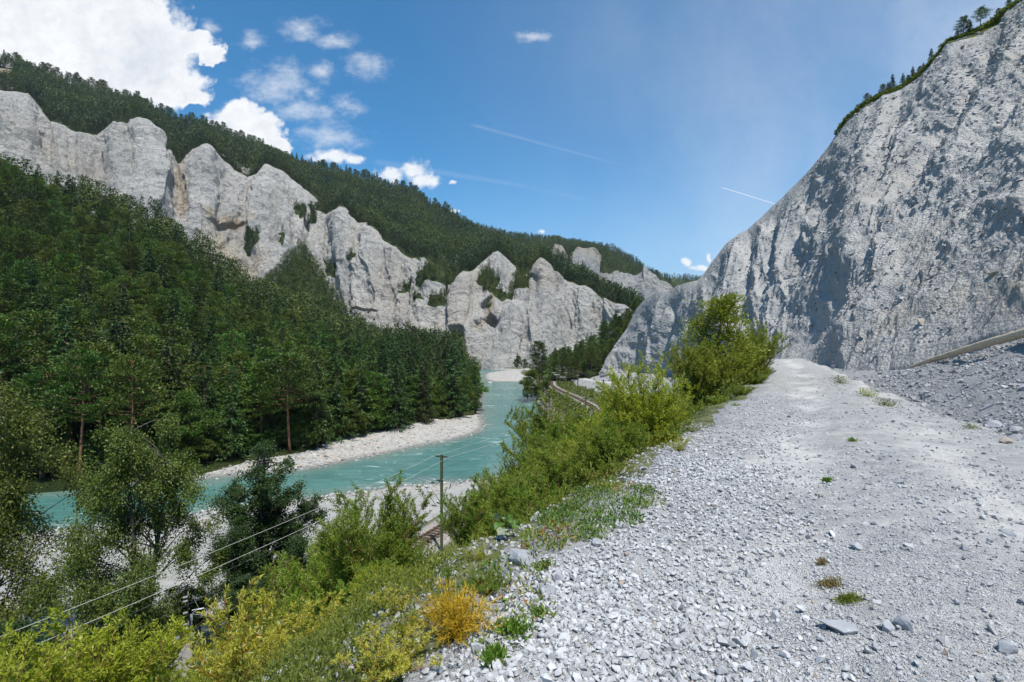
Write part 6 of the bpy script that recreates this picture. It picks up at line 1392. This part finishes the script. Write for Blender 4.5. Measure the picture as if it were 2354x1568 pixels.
def mast(x, y, h, full, label, rd, lf):
    root = thing('catenary_mast', label, 'mast', (x, y, RAILZ - .2), 0, (1, 1, 1), 'catenary masts along the railway')
    k = Geo(); a = math.atan2(rd[1], rd[0]); c, s = math.cos(a), math.sin(a); Rm = [[c, -s, 0], [s, c, 0], [0, 0, 1]]
    w = .19 if full else .30
    boxg(k, (0, 0, h / 2), (w, w * .16, h), Rm)
    for e in (-1, 1): boxg(k, (rd[0] * e * w / 2, rd[1] * e * w / 2, h / 2), (w * .14, w, h - .02), Rm)
    link('post', k.mesh('post', [M['pole']]), root)
    top = h - .18
    for e in (-1, 1):
        k = Geo(); d = np.array([lf[0], lf[1], 0]) * -e; q0 = np.array([0, 0, top]) + d * .14; n = 13; t = np.linspace(0, 1, n); pts = q0 + d * t[:, None] * .46; tube(k, pts, np.where(np.arange(n) % 2 == 0, .075, .048), 10)
        tube(k, [q0 + d * .46, q0 + d * .62], [.018, .018], 6); link('insulator', fix_quads(k.mesh('insulator', [M['insul']], True)), root)
    L3 = np.array([lf[0], lf[1], 0]); Z3 = np.array([0, 0, 1.0]); R3 = np.array([rd[0], rd[1], 0])
    if full:
        for e in (-1, 1):   # two side-by-side cantilevers: top tube, strut, registration arm
            o_ = R3 * .42 * e; k = Geo(); hb = h - 3.75
            at = o_ + Z3 * (hb + 1.15); br = o_ + Z3 * (hb - 1.0); tip = at + L3 * 3.0 + Z3 * .22
            tube(k, [o_ * .2 + Z3 * (hb + 1.15), at, at + L3 * .3], [.035] * 3, 6); tube(k, [o_ * .2 + Z3 * (hb - 1), br, br + L3 * .3], [.035] * 3, 6)
            tube(k, [at + L3 * .3, tip], [.032, .028], 6); tube(k, [br + L3 * .3, at + L3 * 2.3 + Z3 * .16], [.034, .03], 6)
            m_ = br + (at + L3 * 2.3 - br) * .55; tube(k, [m_, m_ + L3 * 1.0 + Z3 * .1], [.022, .02], 6); tube(k, [m_ + L3 * .9, m_ + L3 * .9 + Z3 * .55 + L3 * -.1], [.016, .016], 5); tube(k, [m_ + L3 * .55, m_ + L3 * .55 - Z3 * .3], [.03, .03], 6)
            link('cantilever', fix_quads(k.mesh('cantilever', [M['steel']], True)), root)
            k = Geo()
            for q in (at + L3 * .45, br + L3 * .42): tube(k, [q, q + (tip - at) * .13], [.06, .06], 8)
            link('insulator', fix_quads(k.mesh('insulator', [M['insul']], True)), root)
        k = Geo(); a0 = Z3 * (h - 2.35); tube(k, [a0, a0 - L3 * .85 - Z3 * .06, a0 - L3 * 1.02 - Z3 * .35], [.04, .04, .03], 6); link('bracket', fix_quads(k.mesh('bracket', [M['steel']])), root)
        k = Geo(); tube(k, [a0 - L3 * 1.0 - Z3 * .35, a0 - L3 * .85 - Z3 * .75], [.05, .035], 7); tube(k, [a0 + L3 * .15, a0 + L3 * .3 - Z3 * .45], [.05, .035], 7); link('insulator', fix_quads(k.mesh('insulator', [M['insul']])), root)
    else:
        k = Geo(); hb = h - 3.4; tube(k, [Z3 * hb, Z3 * (hb + .1) + L3 * 2.6], [.05, .045], 6); tube(k, [Z3 * (hb - 1.4), Z3 * hb + L3 * 2.2], [.05, .045], 6); link('cantilever', fix_quads(k.mesh('cantilever', [M['steel']])), root)
        k = Geo(); tube(k, [Z3 * (h - 1.6) - L3 * .55, Z3 * (h - 1.6) + L3 * .55], [.05, .05], 6); link('crossarm', fix_quads(k.mesh('crossarm', [M['steel']])), root)
    return root
mlab = ['mast beyond the left edge carrying the feeder wires', 'dark green steel mast with brown insulators standing before the river', 'mast hidden up to its top by willows, nearest after the tall green one', 'mast right of the track at the start of the curve', 'mast right of the track in the middle of the curve',
        'mast inside the railway curve, fourth from the far end', 'mast inside the railway curve, third from the far end', 'mast at the apex of the railway curve by the meadow', 'farthest mast standing before the meadow']
for i, (x, y) in enumerate(POLES):
    if i == 0: continue
    j = int(np.argmin((RAILS[:, 0] - x) ** 2 + (RAILS[:, 1] - y) ** 2)); rd = nrm(RAILS[min(j + 1, len(RAILS) - 1)] - RAILS[max(j - 1, 0)]); lf = np.array([-rd[1], rd[0]])
    mast(x, y, 9.05 if i <= 2 else 8.4, i == 1, mlab[i], rd, lf)
mast2 = mast(30.3, 170, 6.8, False, 'short mast with a crossarm on the bank right of the railway curve', np.array([0, 1.0]), np.array([-1.0, 0]))
def wires():
    P = np.array(POLES[:8]); n = len(P)
    def run(name, label, off, z, m, rad, sag, grp=None, drop=None):
        g = Geo()
        for i in range(n - 1):
            j = [int(np.argmin(((RAILS - P[q]) ** 2).sum(1))) for q in (i, i + 1)]
            l = [nrm(np.array([-(RAILS[min(q + 1, len(RAILS) - 1)] - RAILS[max(q - 1, 0)])[1], (RAILS[min(q + 1, len(RAILS) - 1)] - RAILS[max(q - 1, 0)])[0]])) for q in j]
            a = np.array([*(P[i] + l[0] * off), z]); b = np.array([*(P[i + 1] + l[1] * off), z]); t = np.linspace(0, 1, 14)[:, None]; pts = a + (b - a) * t; pts[:, 2] -= (4 * t * (1 - t) * sag)[:, 0]
            tube(g, pts, rad, 4, cap=False)
            if drop:
                for q in range(2, 13, 2): tube(g, [pts[q], [pts[q][0], pts[q][1], drop]], rad * .7, 3, cap=False)
        link(name, g.mesh(name, [m]), label=label, category='wire', **({'group': grp} if grp else {}))
    hT = RAILZ - .2 + 9.05
    run('feeder_wire', 'bright feeder wire on the river side, upper of the two over the lower left trees', .76, hT - .18, M['wire'], .011, .7)
    run('feeder_wire', 'bright feeder wire on the path side, lower of the two over the lower left trees', -.76, hT - .18, M['wire'], .011, .9)
    run('catenary_wire', 'dark messenger wire above the track with droppers', 2.7, hT - 2.4, M['wire_dark'], .012, .8, drop=hT - 4.05)
    run('contact_wire', 'dark contact wire over the track', 2.7, hT - 4.05, M['wire_dark'], .011, .05)
    run('return_wire', 'dark wire hung from the bracket on the path side of the masts', -.85, hT - 3.0, M['wire_dark'], .012, .6)
wires()
# ------------------------------------------------------------------ railway signal
def signal():
    d = 30.0; x = (432 - CU) * d / FPX; zg = float(ground(np.array([x]), np.array([d]))[0]); Rz = RAILZ - .2
    root = thing('railway_signal', 'black two-headed railway signal with a ladder among the trees', 'signal', (x, d, min(zg, Rz)), 0)
    f = nrm(np.array([-.80, -.60, 0])); s = np.array([-f[1], f[0], 0]) ; s = -s if s[0] < 0 else s; up = np.array([0, 0, 1.0]); top = (CV - 1360) * d / FPX - min(zg, Rz)
    pxm = d / FPX
    k = Geo()
    for e in (-.16, .16): c = -f * .16 + s * (e + .12); tube(k, [c, c + up * (top - 1.45)], [.035, .035], 6)
    boxg(k, (-f * .16 + s * .12 + up * (top - 1.5)), (.45, .12, .2), np.column_stack([s, f, up])); link('post', fix_quads(k.mesh('post', [M['steel']])), root)
    k = Geo()
    for q in np.arange(.3, top - 1.6, .38): tube(k, [-f * .16 + s * -.1 + up * q, -f * .16 + s * .55 + up * q], [.018, .018], 4)
    link('ladder', fix_quads(k.mesh('ladder', [M['steel']])), root)
    def plate(cz, outline, name):
        k = Geo(); o = np.array(outline); n = len(o); V = [up * (cz + b) + s * a + f * dd for dd in (.03, -.03) for a, b in o]
        V = np.array(V); c0, c1 = V[:n].mean(0), V[n:].mean(0); V = np.vstack([V, c0, c1]); F_ = [[2 * n, i, (i + 1) % n] for i in range(n)] + [[2 * n + 1, n + (i + 1) % n, n + i] for i in range(n)]
        k.add(V, F_); k.add(V, [[i, (i + 1) % n, n + (i + 1) % n, n + i] for i in range(n)]); return link(name, fix_quads(k.mesh(name, [M['black']])), root)
    def lamp(par, a, cz):
        k = Geo(); th = np.linspace(-.3, math.pi + .3, 12); r_ = .085
        rings = []
        for q, rr in ((.03, r_), (.25, r_ * .92)): rings.append(np.array([up * (cz + math.sin(t) * rr) + s * (a + math.cos(t) * rr) + f * q for t in th]))
        V = np.vstack(rings); m = len(th); k.add(V, [[i, i + 1, m + i + 1, m + i] for i in range(m - 1)]); link('hood', k.mesh('hood', [M['hood']], True), par)
        k = Geo(); V = [up * cz + s * a + f * .035] + [up * (cz + math.sin(t) * r_ * .8) + s * (a + math.cos(t) * r_ * .8) + f * .035 for t in np.linspace(0, 6.28, 13)[:-1]]
        k.add(V, [[0, 1 + i, 1 + (i + 1) % 12] for i in range(12)]); link('lens', fix_quads(k.mesh('lens', [M['insul']])), par)
    t1 = top - .72; h1 = plate(t1, [(-.12, -.72), (.12, -.72), (.18, -.62), (.18, .55), (.0, .74), (-.18, .55), (-.18, -.62)], 'signal_head')
    for q in (.42, .18, -.5): lamp(h1, 0.0, t1 + q)
    t2 = top - 2.25; h2 = plate(t2, [(-.15, -.55), (0, -.72), (.15, -.62), (.36, -.35), (.36, .45), (.2, .62), (-.1, .7), (-.36, .45), (-.36, -.3)], 'signal_head')
    for a, b in ((-.17, .28), (.17, .18), (.17, -.12), (-.17, -.28)): lamp(h2, a, t2 + b)
    k = Geo(); c = -f * .2 + up * (top - 1.15); th = np.linspace(-1.4, 1.4 + math.pi * .3, 14); ring = [c - f * (.35 + .35 * math.cos(t)) + s * (.45 + .32 * math.sin(t)) for t in np.linspace(0, 2 * math.pi, 17)]; tube(k, ring, .02, 5); tube(k, [c + up * .9, c - f * .35], [.018, .018], 5); tube(k, [c, c - f * .6 + s * .1], [.018, .018], 5)
    link('guard_hoop', fix_quads(k.mesh('guard_hoop', [M['steel']])), root)
    # cabinet
    dc = 28.6; xc = (418 - CU) * dc / FPX; zc = float(ground(np.array([xc]), np.array([dc]))[0]); hc = (CV - 1468) * dc / FPX - zc
    rt = thing('signal_cabinet', 'grey beige sheet metal cabinet in front of the railway signal', 'cabinet', (xc, dc, zc), .5)
    k = Geo(); boxg(k, (0, 0, hc / 2), (1.0, .45, hc)); link('housing', k.mesh('housing', [M['cabinet']]), rt)
    k = Geo(); boxg(k, (0, 0, hc + .03), (1.08, .55, .08)); link('roof', k.mesh('roof', [M['steel']]), rt)
    k = Geo(); boxg(k, (-.25, -.235, hc * .5), (.46, .02, hc * .9)); boxg(k, (.25, -.235, hc * .5), (.46, .02, hc * .9)); link('door', k.mesh('door', [M['cabinet']]), rt)
    k = Geo(); boxg(k, (-.56, 0, hc - .35), (.12, .3, .4)); link('junction_box', k.mesh('junction_box', [M['steel']]), rt)
signal()

# ------------------------------------------------------------------ thin summer haze filling the valley air
def haze():
    g = Geo(); x0, x1, y0, y1, z0, z1 = -1500, 1500, -300, 2500, -60, 520
    boxg(g, ((x0 + x1) / 2, (y0 + y1) / 2, (z0 + z1) / 2), (x1 - x0, y1 - y0, z1 - z0))
    m = bpy.data.materials.new('haze_air'); m.use_nodes = True; T = NT(m.node_tree); T.n.clear()
    out = T.new('ShaderNodeOutputMaterial'); v = T.new('ShaderNodeVolumePrincipled'); v.inputs['Color'].default_value = (.80, .88, 1, 1); v.inputs['Density'].default_value = 0.00005; v.inputs['Anisotropy'].default_value = .2
    T.l.new(v.outputs[0], out.inputs['Volume'])
    v_, f_, _, _ = g.arrays(); me = mesh_np('haze', v_, f_[:, ::-1] if False else f_, [m]); link('haze', me, kind='stuff', label='thin bluish summer haze filling the valley')
haze()
